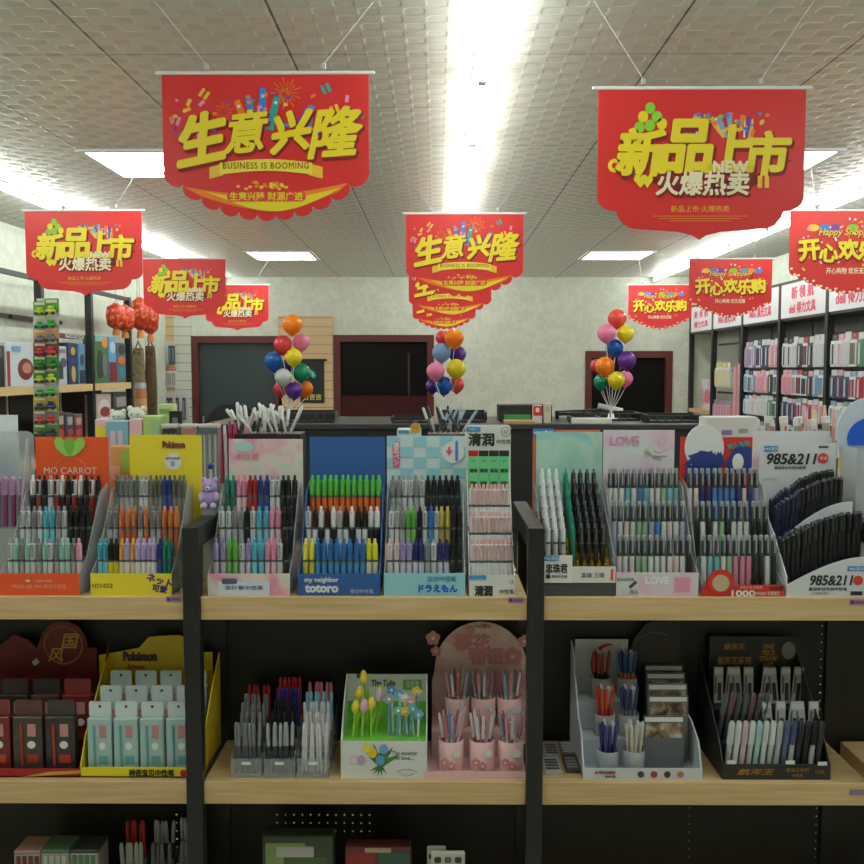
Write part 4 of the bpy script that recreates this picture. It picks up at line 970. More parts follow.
for i, (dx, dz, m) in enumerate(((-.06, .0, (200, 170, 200)), (-.03, .02, (236, 200, 50)), (0, .03, (110, 170, 220)), (-.045, .035, (236, 220, 90)), (-.01, .0, (100, 160, 210)))):
    bq.prism(ell(dx, z0 + dz, .012, .014, 12), -.0042 - i * .0003, -.0036 - i * .0003, mat(m, .5))
for i, a in enumerate((-40, -15, 10, 35, 60)):
    M = Matrix.Translation((-.012, -.003 - i * .0001, z0 - .015)) @ Matrix.Rotation(R(a), 4, 'Y')
    bq.prism([(0, -.03), (.008, 0), (.004, .05), (0, .062), (-.006, .03)], 0, .0001, mat((70, 130, 60), .5), M)
bq.build('printed_bouquet', t)
def arcs(mb, cx, cz, r, y, m, a0, a1, k=.0006, rz=None):
    p = ell(cx, cz, r, rz or r, 16, a0, a1)
    for a, b in zip(p[:-1], p[1:]): mb.tube((a[0], y, a[1]), (b[0], y, b[1]), k, m, n=4)
lo = MB(); arcs(lo, .06, .012, .03, -.003, TEAL, 20, 160, rz=.014); arcs(lo, .06, .02, .02, -.003, DGREY, 200, 340, rz=.012); arcs(lo, -.08, z0, .012, -.003, PINK, 40, 300); lo.build('printed_scroll', t)
YG = mat((150, 205, 60), .5)
tul = [(-.085, .03, (232, 214, 60), .10), (-.078, .07, (236, 220, 70), .13), (-.062, .03, (228, 180, 210), .105), (-.048, .09, (236, 220, 70), .175), (-.036, .03, (236, 214, 60), .11), (-.026, .06, (206, 190, 220), .13), (-.02, .10, (236, 220, 80), .12)]
names_c = ['yellow', 'yellow', 'pink', 'tall yellow', 'yellow', 'lilac', 'yellow']
for i, (dx, dy, c, L) in enumerate(tul):
    L *= .84
    p = thing('tulip_pen', '%s tulip pen, %s from left in the white and green box' % (names_c[i], ORD[i + 1]), 'pen', (xm + dx, YS + dy, ZM + fh - .001), (random.uniform(-.08, .08), random.uniform(-.12, .12), 0), 'tulip pens')
    MB().tube((0, 0, 0), (0, 0, L - .02), .0035, YG, n=8).build('stem', p)
    MB().lathe([(.004, L - .022), (.011, L - .012), (.0115, L), (.006, L + .012), (.001, L + .016)], mat(c, .5), 10).build('tulip_head', p)
    MB().prism([(0, .02), (.012, .06), (.010, L - .02), (.004, L - .05)], -.001, .001, YG).build('leaf', p)
for i, (dx, dy, c, L) in enumerate([(.012, .04, (170, 170, 180), .11), (.022, .06, (90, 160, 210), .13), (.032, .03, (120, 200, 200), .08), (.04, .05, (90, 170, 220), .12), (.05, .03, (236, 200, 70), .08), (.06, .05, (240, 240, 240), .11), (.068, .03, (90, 180, 200), .09), (.078, .05, (240, 170, 190), .1), (.088, .07, (236, 210, 80), .13), (.09, .03, (120, 180, 220), .07)]):
    L *= .85
    p = thing('flower_pen', 'small round flower pen, %s from left beside the tulips' % ORD[i + 1], 'pen', (xm + dx, YS + dy, ZM + fh - .001), (random.uniform(-.1, .1), random.uniform(-.1, .1), 0), 'flower topped pens')
    MB().tube((0, 0, 0), (0, 0, L), .003, mat((226, 230, 236) if i % 2 else (110, 160, 200)), n=8).build('barrel', p)
    hd = MB()
    for q in range(5): hd.prism(ell(.0075 * math.cos(q * 1.2566), L + .004 + .0075 * math.sin(q * 1.2566), .006, .006, 9), -.003 + q * .0001, .003 + q * .0001, mat(c, .5))
    hd.build('petals', p); MB().ball((0, -.003, L + .004), .0045, mat((244, 236, 200)), 8, 6).build('flower_centre', p)
# -- grey pens bundle inside box
# -- pink blossom cup stand
SK = blotch_mat((226, 168, 170), (236, 206, 204), (228, 186, 186), 14, 'pink_blossom_print'); SKP = mat((232, 190, 190), .5); SKD = mat((214, 140, 146), .5)
xa, xb = at_shelf(424, 527, YS); xm = (xa + xb) / 2; hw = (xb - xa) / 2
t = thing('cup_display_stand', 'pink arched stand with cups of blossom pens', 'display stand', (xm, YS, ZM))
def lx(px, y=yb): return WX(px, 700, YS + y) - xm
hh = lz(660)
MB().prism([(lx(432), 0), (lx(527), 0), (lx(527), lz(680))] + ell((lx(432) + lx(527)) / 2 + .004, lz(668), (lx(527) - lx(432)) / 2 - .004, lz(621) - lz(668), 22, 0, 180) + [(lx(432), lz(680))], .222, .226, SK).build('arched_back', t)
def flower(mb, cx, cz, r, y, m, k=5):
    for q in range(k): mb.prism(ell(cx + r * .55 * math.cos(q * 6.283 / k + .3), cz + r * .55 * math.sin(q * 6.283 / k + .3), r * .45, r * .45, 10), y - q * .0002, y + .0008 - q * .0002, m)
    mb.prism(ell(cx, cz, r * .25, r * .25, 8), y - .0018, y - .0012, mat((250, 226, 220)))
for cx, cz, r in ((lx(433), lz(637), .022), (lx(436), lz(650), .016), (lx(512), lz(655), .028), (lx(524), lz(640), .02), (lx(470), lz(628), .012)):
    m_ = MB(); flower(m_, cx, cz, r, .219, SKD); m_.build('printed_blossom', t)
text('樱花', .05, SKD, t, (lx(472), .2205, lz(641)), bold=.05, width=.1); text('物语', .05, SKD, t, (lx(486), .2205, lz(655)), bold=.05, width=.1)
text('M&G晨光', .012, mat((110, 60, 60)), t, (lx(482), .2205, lz(625)))
MB().box(-hw, hw, 0, .222, 0, .006, SKP).build('base_plate', t)
MB().box(-hw, hw, -.003, 0, 0, .02, SKP).build('front_lip', t)
zt2 = WZ(480, 727, YS + .15) - ZM
MB().box(-hw + .02, hw, .12, .222, .006, zt2, SKP).build('raised_tier', t)
i = 0
sw = {0: ((226, 226, 230), (190, 90, 100)), 1: ((226, 170, 176), (226, 226, 226)), 2: ((150, 180, 206), (220, 224, 226)), 3: ((200, 110, 120), (222, 200, 200))}
for r_, (ys, zs, pxs) in enumerate(((.05, .006, (451, 482, 511)), (.17, zt2, (457, 483, 509)))):
    for j, px in enumerate(pxs):
        cx = WX(px, 740, YS + ys); i += 1
        cup = thing('pen_cup', 'pink blossom pen cup, %s of three in the %s row of the arched stand' % (('left', 'middle', 'right')[j], ('front', 'rear')[r_]), 'pen cup', (cx, YS + ys, ZM + zs + .001), group='pink pen cups')
        MB().lathe([(.033, 0), (.034, .004), (.034, .082), (.032, .082), (.032, .006), (.001, .006)], SKP, 20).build('cup_wall', cup)
        for q in range(3):
            m_ = MB(); flower(m_, (-.018, .014, .0)[q], (.03, .055, .02)[q], .012, -.0355, (SKD, WHITE, SKD)[q]); m_.build('printed_blossom', cup)
        for q in range(9):
            a = q * 2.4; rr = .022 * math.sqrt((q + .5) / 9)
            tp, bt = sw[(q + r_ + j) % 4 if not (r_ == 0 and j == 1) else (0 if q % 3 else 1)]
            mini('thin pen, %s of nine in the %s %s pink cup' % (ORD[q + 1], ('front', 'rear')[r_], ('left', 'middle', 'right')[j]), (cx + rr * math.cos(a) * .6, YS + ys + rr * math.sin(a) * .6, ZM + zs + .008), tp, bt, (math.sin(a) * -.12, math.cos(a) * .16, 0), .148, .0038, 'thin pens in the pink cups')
# -- white stand with dark arch
xa, xb = at_shelf(583, 702, YS); xm = (xa + xb) / 2; hw = (xb - xa) / 2
t = thing('cup_display_stand', 'white pen stand with red arc header and dark arched card', 'display stand', (xm, YS, ZM))
WS = mat((206, 212, 220), .42)
def lx(px, y=yb): return WX(px, 700, YS + y) - xm
MB().box(-hw, hw, 0, .24, 0, .004, WS).build('base_plate', t); MB().box(-hw, hw, -.003, 0, 0, .03, WS).build('front_panel', t)
prof = [(0, 0), (.24, 0), (.24, .3), (.2, .29), (.17, .22), (.13, .19), (.1, .13), (.05, .11), (.02, .06), (0, .03)]
for sx in (-hw, hw - .004): MB().prismx(prof if sx < 0 else [(0, 0), (.24, 0), (.24, .14), (.1, .12), (.03, .09), (0, .03)], sx, sx + .004, WS).build('side_panel', t)
MB().box(lx(575), lx(628), .236, .24, 0, WZ(600, 639, YS + .24) - ZM, WS).build('header_card', t)
MB().prism([(lx(626), 0), (lx(679), 0), (lx(679), lz(622)), (lx(672), lz(618)), (lx(660), lz(618)), (lx(645), lz(624)), (lx(634), lz(638)), (lx(628), lz(655))], .232, .236, mat((44, 34, 34), .4)).build('arched_card', t)
ar = MB(); arcs(ar, lx(655), lz(655), .068, .231, mat((110, 110, 116)), 60, 178, .0016); ar.build('printed_grey_ring', t)
ar = MB(); cx_, cz_ = lx(608), lz(664)
o1 = ell(cx_, cz_, .05, .06, 14, 80, 250); o2 = ell(cx_ + .008, cz_, .046, .054, 14, 80, 250); ar.strip(o1, o2, .234, .2355, RED); ar.build('printed_red_arc', t)
text('AVENGERS', .011, mat((150, 50, 50)), t, (-.1, -.004, .019), bold=.04, width=.055); text('MARVEL', .008, mat((60, 40, 40)), t, (-.085, -.004, .008), bold=.03)
for q, (dx, m) in enumerate(((-.005, DGREY), (.03, mat((150, 60, 60))), (.065, mat((60, 60, 70))), (.1, mat((180, 120, 90))))): MB().prism(ell(dx, .014, .009, .009, 14), -.004, -.003, m).build('printed_disc', t)
MB().box(-hw + .005, .0, .075, .155, .004, .075, WS).box(-hw + .005, 0, .155, .232, .004, .15, WS).build('stepped_block', t)
grp = [(608, .04, .005, 'b', 'front left', 0), (634, .04, .005, 'w', 'front right', 0), (604, .115, .076, 'O', 'middle left', 1), (628, .115, .076, 'k', 'middle right', 1), (600, .195, .151, 'K', 'rear left', 2), (626, .195, .151, 'B', 'rear right', 2)]
cc = {'b': ((60, 66, 130), (44, 50, 110)), 'w': ((210, 206, 196), (200, 190, 170)), 'O': ((206, 80, 50), (190, 60, 40)), 'k': ((60, 64, 110), (130, 130, 150)), 'K': ((150, 60, 50), (30, 30, 34)), 'B': ((40, 80, 150), (200, 120, 80))}
for px, dy, dz, ch, wh, _ in grp:
    cx = WX(px, 740, YS + dy)
    cup = thing('clear_pen_cup', 'clear round pen cup, %s one of the white stand' % wh, 'pen cup', (cx, YS + dy, ZM + dz), group='clear round cups in the white stand')
    MB().lathe([(.028, 0), (.029, .003), (.029, .06), (.0275, .06), (.0275, .004), (.001, .004)], CLEAR2, 18).build('cup_wall', cup)
    for q in range(9):
        a = q * 2.4; rr = .018 * math.sqrt((q + .5) / 9); tp, bt = cc[ch]
        mini('pen, %s of nine in the %s clear cup of the white stand' % (ORD[q + 1], wh), (cx + rr * math.cos(a) * .8, YS + dy + rr * math.sin(a) * .8, ZM + dz + .0045), tp if q % 3 else (214, 214, 218), bt, (math.sin(a) * -.08, math.cos(a) * .1, 0), .128, .0045, 'pens in the clear round cups')
# cards on the right
for k in range(5):
    yy = .05 + .042 * k; w2 = .055
    c0 = WX((664, 668, 667, 665, 663)[k], 740, YS + yy); tp = WZ(660, (718, 698, 686, 675, 667)[k], YS + yy)
    c = thing('card_pack', 'small pack with picture card, %s from the front in the white stand' % ORD[k + 1], 'card pack', (c0, YS + yy, ZM + .0045), (-.03, 0, 0), 'card packs in the white stand')
    h_ = tp - ZM
    MB().box(-w2, w2, 0, .002, 0, h_, mat(((96, 100, 104), (110, 116, 110), (120, 122, 124), (104, 104, 106), (90, 92, 94))[k], .35)).build('card', c)
    MB().box(-w2 + .004, w2 - .004, -.0012, 0, h_ - .016, h_ - .004, WHITE).build('header_strip', c)
    MB().prism(rrect(-w2 + .006, w2 - .006, h_ - .06, h_ - .02, .004), -.0012, 0, blotch_mat((70, 60, 56), (150, 120, 90), (190, 190, 180), 30, 'dim_card_print') if k == 0 else bpy.data.materials['dim_card_print']).build('printed_picture', c)
# flat tray of small boxes at left of that bay
for k, (a, b, yy) in enumerate(((545, 562, .02), (566, 581, .03), (545, 560, .12), (562, 578, .13))):
    x_0, x_1 = at_shelf(a, b, YS + yy)
    c = thing('flat_pack', '%s flat pack lying beside the white stand, %s' % (('white', 'dark', 'pale', 'grey')[k], ('front left', 'front right', 'rear left', 'rear right')[k]), 'flat pack', ((x_0 + x_1) / 2, YS + yy + .045, ZM), group='flat packs lying on the shelf')
    w2 = (x_1 - x_0) / 2
    MB().box(-w2, w2, -.043, .043, 0, .012, mat(((186, 188, 190), (64, 64, 66), (160, 160, 156), (110, 112, 114))[k], .4), b=.001).build('pack_body', c)
    for q in range(4): MB().box(-w2 + .005, w2 - .005, -.035 + q * .018, -.025 + q * .018, .012, .0135, mat(((60, 60, 64), (150, 150, 150), (90, 80, 70), (190, 190, 190))[k], .4)).build('printed_bar', c)
# -- black box with gold lettering
xa, xb = at_shelf(722, 830, YS, 775); xm = (xa + xb) / 2; hw = (xb - xa) / 2
t = thing('pen_display_box', 'black pen display box with gold lettering on its header and front', 'display box', (xm, YS, ZM), group='display boxes on the middle shelf')
def lx(px, y=yb): return WX(px, 700, YS + y) - xm
BK = mat((38, 38, 38), .4); GO = mat((164, 122, 56), .45)
MB().box(-hw, hw, 0, .236, 0, .004, BK).build('base_plate', t); MB().box(-hw, hw, -.003, 0, 0, .042, BK).build('front_panel', t)
MB().prism([(lx(709), 0), (lx(806), 0), (lx(806), lz(650)), (lx(800), lz(640)), (lx(790), lz(636)), (lx(709), lz(636))], .232, .236, BK).build('header_card', t)
for sx in (-hw, hw - .003): MB().prismx([(0, 0), (.236, 0), (.236, .27), (.12, .17), (.04, .1), (0, .042)], sx, sx + .003, BK).build('side_panel', t)
text('航海王', .02, GO, t, (lx(734), .2305, lz(646)), bold=.04); text('航海王系列', .024, GO, t, (lx(734), .2305, lz(660)), bold=.04, width=.095)
text('ONE\nPIECE\nSTRAW\nHAT', .02, GO, t, (lx(768), .2305, lz(655)), bold=.04, width=.05)
MB().prism(ell(lx(788), lz(650), .02, .026, 14), .2305, .2315, mat((130, 130, 126))).build('printed_patch', t)
text('航海王', .018, GO, t, (-.055, -.004, .022), bold=.03, width=.1, shear=.3); text('航海王系列', .012, GO, t, (.055, -.004, .027)); text('中性笔', .01, GO, t, (.055, -.004, .012)); text('USA', .014, GO, t, (.115, -.004, .022))
for k in (1, 2): MB().box(-hw + .004, hw - .004, .075 * k, .231, .004 + .065 * (k - 1), .065 * k, BK).build('tier', t)
for cx, cz, y in ((-.12, .049, -.004), (.035, .049, -.004), (.12, .046, -.004)): MB().box(cx - .012, cx + .012, y - .001, y, cz - .006, cz + .004, WHITE).build('price_sticker', t)
cl_ = [(206, 210, 208), (222, 224, 220), (214, 186, 196), (222, 224, 222), (170, 206, 204), (222, 222, 220), (224, 224, 222), (186, 190, 192), (96, 106, 140), (80, 90, 126), (50, 52, 56), (44, 46, 48), (40, 40, 42), (60, 60, 62)]
for i, c in enumerate(cl_):
    d = 'white' if sum(c) > 600 else 'tinted' if sum(c) > 440 else 'navy' if c[2] > 100 else 'black'
    mini('%s packaged pen, %s from left in front of the black box' % (d, ORD[i + 1]), (xm - hw + .02 + i * .0185, YS + .028, ZM + .005), c, c if i % 3 else (190, 194, 192), (-.06, .12, 0), .14, .0078, 'packaged pens in the black box', 'packaged_pen')
for i in range(7):
    mini('grey green packaged pen, %s from left, second row of the black box' % ORD[i + 1], (xm - hw + .02 + i * .019, YS + .105, ZM + .0655), ((96, 110, 104), (130, 90, 100), (90, 92, 96))[i % 3], (80, 84, 84), (-.04, .18, 0), .13, .0075, 'packaged pens in the black box', 'packaged_pen')
gi = 0
for (px, py, y, z, lab) in [(px, 702, .195, .132, 'rear left') for px in (718, 728, 738, 748)] + [(px, 700, .195, .132, 'rear right') for px in (764, 774, 785, 795)] + [(px, 725, .1, .067, 'front right') for px in (770, 781, 792, 803, 814)]:
    gi += 1; cx = WX(px, 715, YS + y); k = gi - (0 if gi <= 4 else 4 if gi <= 8 else 8)
    c = thing('stationery_pouch', 'small white pouch, %s from left, %s cluster of the black box' % (ORD[k], lab), 'pouch', (cx, YS + y, ZM + z), (-.05, .1 * (gi % 3 - 1), 0), 'white pouches in the black box')
    MB().box(-.0135, .0135, -.003, .003, 0, .105, mat((196, 198, 196), .3), b=.002).build('pouch_body', c)
    MB().box(-.012, .012, -.0045, -.003, .086, .1, mat((225, 225, 222))).box(-.003, .007, -.0045, -.003, .01, .06, DGREY).box(-.011, -.006, -.0045, -.003, .03, .08, mat((120, 124, 122))).build('printed_insert', c)

# ================================================================ BOTTOM SHELF (tops just in frame)
clear_rack(104, 131, 'wwwr', 'the leftmost bottom rack', 'red topped pen rack on the bottom shelf, left of three', ZL, 818, YS + .05, per=5, dy=.04)
clear_rack(134, 160, 'wwgs', 'the middle bottom rack', 'grey pen rack on the bottom shelf, middle of three', ZL, 818, YS + .05, per=5, dy=.04)
clear_rack(163, 189, 'wggs', 'the right bottom rack', 'silver pen rack on the bottom shelf beside the post', ZL, 815, YS + .05, per=5, dy=.04)
for k, (a, b, tp, c, c2, wd) in enumerate(((14, 40, 851, (190, 150, 140), (120, 60, 60), 'reddish'), (41, 69, 850, (90, 130, 100), (190, 200, 190), 'green'), (70, 98, 850, (60, 70, 70), (80, 130, 90), 'dark'))):
    x_0, x_1 = at_shelf(a, b, YS + .08, 860); w2 = (x_1 - x_0) / 2
    g = thing('upright_pack_box', '%s topped pack box on the bottom shelf at left' % wd, 'box', ((x_0 + x_1) / 2, YS + .08, ZL), group='pack boxes on the bottom shelf')
    H = WZ(50, tp, YS + .08) - ZL
    MB().box(-w2, w2, 0, .08, 0, H - .01, mat((170, 160, 150), .4), b=.002).build('box_body', g); MB().box(-w2, w2, 0, .08, H - .009, H, mat(c, .4), b=.002).build('box_lid', g)
    for q in range(4): MB().box(-w2 + .008 + q * .017, -w2 + .018 + q * .017, -.003, 0, .1, H - .015, mat(c2, .4)).build('printed_strip', g)
def flat_item(name, label, cat, a, b, tp, y, c, parts, zb=ZL, roll=0, d=.05):
    x_0, x_1 = at_shelf(a, b, YS + y, 850); w2 = (x_1 - x_0) / 2; H = WZ((a + b) / 2, tp, YS + y) - zb
    g = thing(name, label, cat, ((x_0 + x_1) / 2, YS + y, zb), (0, roll, 0))
    MB().box(-w2, w2, 0, d, 0, H, mat(c, .3), b=.004).build('body', g)
    for i, (u0, u1, v0, v1, cc_) in enumerate(parts): MB().prism(rrect(-w2 + u0 * 2 * w2, -w2 + u1 * 2 * w2, H - v1, H - v0, min(.004, (v1 - v0) * .4)), -.002 - i * .0004, -.0001, mat(cc_, .4)).build('printed_patch', g)
    return g, w2, H
g, w2, H = flat_item('stationery_bag', 'green and clear plastic bag on the bottom shelf, centre', 'bag', 262, 334, 836, .1, (70, 86, 66), ((.05, .6, .02, .2, (150, 170, 110)), (.2, .72, .03, .06, (200, 200, 196)), (.3, .9, .06, .14, (90, 110, 70))))
flat_item('pencil_tin', 'red and green boxed set on the bottom shelf, centre', 'box', 345, 411, 848, .08, (110, 60, 60), ((.02, .45, .012, .1, (150, 50, 50)), (.5, .98, .012, .1, (60, 96, 84)), (.3, .7, .0, .012, (190, 170, 150))))
g, w2, H = flat_item('hook_card', 'tall white card of round hooks on the bottom shelf', 'card', 427, 446, 847, .09, (206, 206, 200), ((.1, .35, .02, .034, (60, 60, 60)), (.55, .85, .02, .034, (90, 80, 70))), d=.012)
g, w2, H = flat_item('hook_card', 'wide white card of round hooks on the bottom shelf', 'card', 431, 465, 852, .06, (214, 214, 206), ((.1, .3, .014, .03, (60, 60, 60)), (.4, .6, .014, .03, (120, 110, 80)), (.7, .9, .014, .03, (70, 70, 74))), d=.012)

# ================================================================ ON THE REAR SHELF OF THE GONDOLA
YB1 = YM + .16
def carton(name, label, cat, a, b, tp, y, c, z0=None, d=.06, group=None, patches=(), py=430, m=None, b_=.003, x=None):
    z0 = ZT if z0 is None else z0
    x_0, x_1 = WX(a, py, y), WX(b, py, y); w2 = (x_1 - x_0) / 2; H = WZ((a + b) / 2, tp, y) - z0
    g = thing(name, label, cat, ((x_0 + x_1) / 2, y, z0), group=group)
    MB().box(-w2, w2, 0, d, 0, H, m or mat(c, .4), b=b_).build('box_body', g)
    for i, (u0, u1, v0, v1, cc_) in enumerate(patches): MB().prism(rrect(-w2 + u0 * 2 * w2, -w2 + u1 * 2 * w2, H - v1, H - v0, min(.004, (v1 - v0) * .3)), -.0015 - i * .0003, -.0001, mat(cc_, .4)).build('printed_patch', g)
    return g, w2, H
gN = 'pastel boxes behind the first displays'
carton('gift_box', 'pale pink box with yellow square behind the orange card display', 'box', 95, 106, 419, YB1, (226, 196, 206), group=gN, patches=((.1, .9, .02, .075, (226, 216, 60)),))
g, w2, H = carton('gift_box', 'light blue box with pale pink stripes behind the pen displays at left', 'box', 106, 128, 421, YB1, (130, 186, 206), group=gN, patches=((.2, .4, .03, .09, (214, 196, 214)), (.55, .75, .03, .09, (214, 196, 214))))
carton('gift_box', 'pink box between the light blue and the lime boxes', 'box', 129, 142, 419, YB1, (226, 190, 200), group=gN)
carton('gift_box', 'lime and mint box behind the yellow card display', 'box', 143, 160, 416, YB1, (176, 206, 130), group=gN, patches=((.5, .98, .01, .1, (156, 206, 160)),))
carton('gift_box', 'tall pale lime card box beside the black frame', 'box', 158, 174, 404, YB1 + .1, (196, 214, 150), group=gN, d=.04, patches=((.1, .8, .015, .03, (140, 170, 110)),))
carton('gift_box', 'orange and green box seen low between the orange and yellow cards', 'box', 109, 131, 446, YB1 - .09, (206, 160, 110), group=gN, d=.05, patches=((.5, .98, .01, .08, (150, 190, 90)), (.05, .45, .06, .1, (226, 190, 170))))
g, w2, H = carton('small_black_frame', 'small black upright frame behind the yellow card display', 'frame', 169, 181, 411, YB1 + .05, (26, 26, 28), d=.02, patches=((.3, .75, .02, .07, (120, 124, 120)),))
top = WZ(116, 421, YB1)
for k, (px, r, dz) in enumerate(((118, .02, .0), (137, .024, .0))):
    cx = WX(px, 415, YB1 + .09)
    zz = WZ(px, 416 if k == 0 else 414, YB1 + .09)
    p = thing('white_plush_toy', 'small white plush head, %s, above the pastel boxes' % ('left one' if k == 0 else 'right one'), 'plush toy', (cx, YB1 + .09, ZT), group='white plush toys')
    WP_ = mat((222, 226, 212), .8)
    MB().lathe([(.03, 0), (.032, .02), (.026, zz - ZT - .03), (.014, zz - ZT - .01)], WP_, 14).build('plush_body', p)
    MB().ball((0, 0, zz - ZT), r, WP_, sc_=(1.2, 1, .9)).build('plush_head', p)
    for s in (-1, 1): MB().ball((s * r * .9, 0, zz - ZT + r * .7), r * .42, WP_, 10, 7).build('ear', p)
    for s in (-1, 1): MB().ball((s * r * .4, -r * .95, zz - ZT), .0025, BLACK, 6, 5).build('eye', p)
for k, (a, b, c, wd) in enumerate(((161, 178, (44, 48, 54), 'black'), (180, 197, (176, 110, 116), 'rose'), (198, 219, (80, 100, 120), 'blue grey'))):
    x_0, x_1 = WX(a, 430, YB1 - .02), WX(b, 430, YB1 - .02); w2 = (x_1 - x_0) / 2; H = WZ(190, 424, YB1 - .02) - ZT
    g = thing('clear_pen_case', 'clear case of %s pens behind the yellow card display' % wd, 'pen case', ((x_0 + x_1) / 2, YB1 - .02, ZT), group='clear cases of pens')
    MB().box(-w2, w2, 0, .03, 0, H, CLEAR, b=.003).build('case', g); MB().box(-w2, w2, -.001, .031, H - .012, H, mat((200, 204, 206), .3), b=.003).build('case_lid', g)
    for q in range(7): MB().tube((-w2 + .007 + q * (2 * w2 - .014) / 6, .012, .004), (-w2 + .007 + q * (2 * w2 - .014) / 6, .012, H - .016), .0035, mat(c if q % 2 == 0 else (190, 194, 196), .3), n=7).build('inner_pen', g)
    MB().box(-w2 + .004, w2 - .004, -.0012, -.0002, H - .03, H - .014, mat(c)).build('printed_strip', g)
for k in range(7):
    px = 222 + k * 2.6
    c = ((206, 60, 110), (190, 40, 80), (226, 226, 226), (170, 60, 120), (206, 60, 110), (60, 60, 70), (214, 120, 150))[k]
    zt = WZ(px, 421 + (k % 3) * 2, YB1 + .05)
    mini('magenta and white marker, %s from left, behind the pastel pink display' % ORD[k + 1], (WX(px, 430, YB1 + .05), YB1 + .05, ZT), c, (214, 214, 216), (0, .02 * (k - 3), 0), zt - ZT, .0055, 'magenta markers behind the displays', 'marker', 'marker')
# black stand with a heap of white pens
g, w2, H = carton('black_pen_tray', 'black tray stand heaped with white pens behind the pastel pink display', 'tray', 234, 300, 434, YB1 + .03, (28, 28, 30), d=.12, b_=.002)
rnd = random.Random(11)
for k in range(26):
    px = 240 + 50 * (k % 13) / 12; y = YB1 + .05 + .05 * (k // 13)
    mini('white pen leaning in the heap on the black tray, %s, %s half' % (ORD[k % 13 + 1] + ' from left', 'front' if k < 13 else 'rear'), (WX(px, 430, y), y, ZT + H + .001), (226, 228, 228), ((206, 208, 208), (60, 62, 66), (190, 194, 190))[k % 3], (rnd.uniform(-.1, .1), rnd.uniform(-.75, .45), 0), rnd.uniform(.07, .1), .005, 'white pens heaped on the black tray')
# low white display with a golden badge, bundle of silver tools
g, w2, H = carton('small_header_box', 'low white display box with golden badge behind the checked display', 'display box', 397, 421, 429, YB1, (206, 216, 214), d=.06, patches=((.05, .5, .004, .014, (90, 150, 190)),))
MB().prism(ell(w2 * .55, H + .004, .016, .016, 20), -.004, -.0016, mat((206, 160, 60))).build('golden_badge', g); text('0.5', .012, BRN, g, (w2 * .55, -.0045, H + .004))
g, w2, H = carton('black_tool_tray', 'small black tray holding silver pens behind the checked display', 'tray', 428, 468, 434, YB1 + .02, (34, 34, 38), d=.1, b_=.002)
for k in range(12):
    px = 432 + 30 * k / 11; y = YB1 + .04 + .03 * (k % 2)
    mini('silver pen leaning in the small black tray, %s from left' % ORD[k + 1], (WX(px, 430, y), y, ZT + H + .001), ((190, 194, 200), (40, 40, 44), (150, 180, 200))[k % 3], ((60, 60, 64), (200, 200, 204))[k % 2], (0, rnd.uniform(-.6, .6), 0), .085, .004, 'silver pens in the small black tray')
# right side
g, w2, H = carton('white_header_box', 'wide white box with lilac tab behind the red comic display', 'display box', 706, 758, 417, YB1 + .02, (206, 208, 206), d=.08, patches=((.3, .5, .04, .056, (126, 116, 170)), (.62, .8, .036, .05, (150, 160, 160))))
for k in range(9):
    px = 758 + k * 9.5; y = YB1 + .05; zt = WZ(px, 416 + (k % 2) * 3, y)
    t = thing('pen_tube', 'pale capped tube, %s from left, in the row above the white numeral display' % ORD[k + 1], 'tube', (WX(px, 425, y), y, ZT), (0, -.12 + .03 * (k % 3), 0), 'pale capped tubes')
    L = zt - ZT
    MB().tube((0, 0, 0), (0, 0, L - .02), .012, (mat((130, 140, 130)), mat((206, 200, 196)), mat((150, 170, 150)))[k % 3], n=12).build('tube_body', t)
    MB().tube((0, 0, L - .02), (0, 0, L), .0132, mat((216, 214, 212)), n=12).build('tube_cap', t); MB().box(-.004, .004, -.0135, -.012, L - .09, L - .03, mat((190, 120, 120))).build('printed_strip', t)
for k in range(6):
    px = 822 + k * 4; y = YB1 + .1; zt = WZ(px, 404 + (k * 5) % 9, y)
    mini('tall pastel stick, %s from left, beside the clear acrylic holder' % ORD[k + 1], (WX(px, 425, y), y, ZT), ((226, 180, 186), (226, 214, 150), (226, 190, 170))[k % 3], (222, 206, 196), (0, .04 * (k - 3), 0), zt - ZT, .006, 'tall pastel sticks', 'pastel_stick', 'stick')

# ================================================================ BLACK COUNTER IN THE MIDDLE OF THE SHOP
YC = 5.0; ZC = WZ(500, 424, YC)
xa, xb = WX(205, 424, YC), WX(720, 424, YC)
t = thing('black_display_counter', 'long low black counter across the shop behind the pen displays', 'counter', ((xa + xb) / 2, YC, 0))
hw = (xb - xa) / 2
MB().box(-hw, hw, 0, .8, .08, ZC - .03, BLACK, b=.004).build('counter_body', t); MB().box(-hw - .01, hw + .01, -.02, .82, ZC - .03, ZC, mat((44, 44, 46), .4), b=.004).build('counter_top', t)
MB().box(-hw + .02, hw - .02, .04, .76, 0, .08, BLACK).build('plinth', t)
def rack(a, b, tp, y, label, bars=5, d=.16, col=BLACK, zb=None):
    zb = ZC if zb is None else zb
    x_0, x_1 = WX(a, 420, y), WX(b, 420, y); w2 = (x_1 - x_0) / 2; H = WZ((a + b) / 2, tp, y) - zb
    g = thing('black_rack', label, 'rack', ((x_0 + x_1) / 2, y, zb), group='black racks on the counter')
    MB().box(-w2, w2, 0, d, 0, .012, col).build('rack_base', g); MB().box(-w2, w2, d - .01, d, .012, H, col).build('rack_back', g)
    for s in (-1, 1): MB().box(s * w2 - .006, s * w2 + .006, 0, d, .012, H * .9, col).build('rack_side', g)
    for q in range(bars): MB().box(-w2 + .006 + (2 * w2 - .02) * q / bars, -w2 + .012 + (2 * w2 - .02) * q / bars, .0, .006, .012, H * .8, mat((52, 54, 58), .4)).build('divider', g)
    MB().box(-w2, w2, -.004, .004, H * .8, H * .86, DGREY).build('front_rail', g)
    return g
rack(282, 334, 411, YC + .1, 'wide black rack on the counter below the dark pendant', 6)
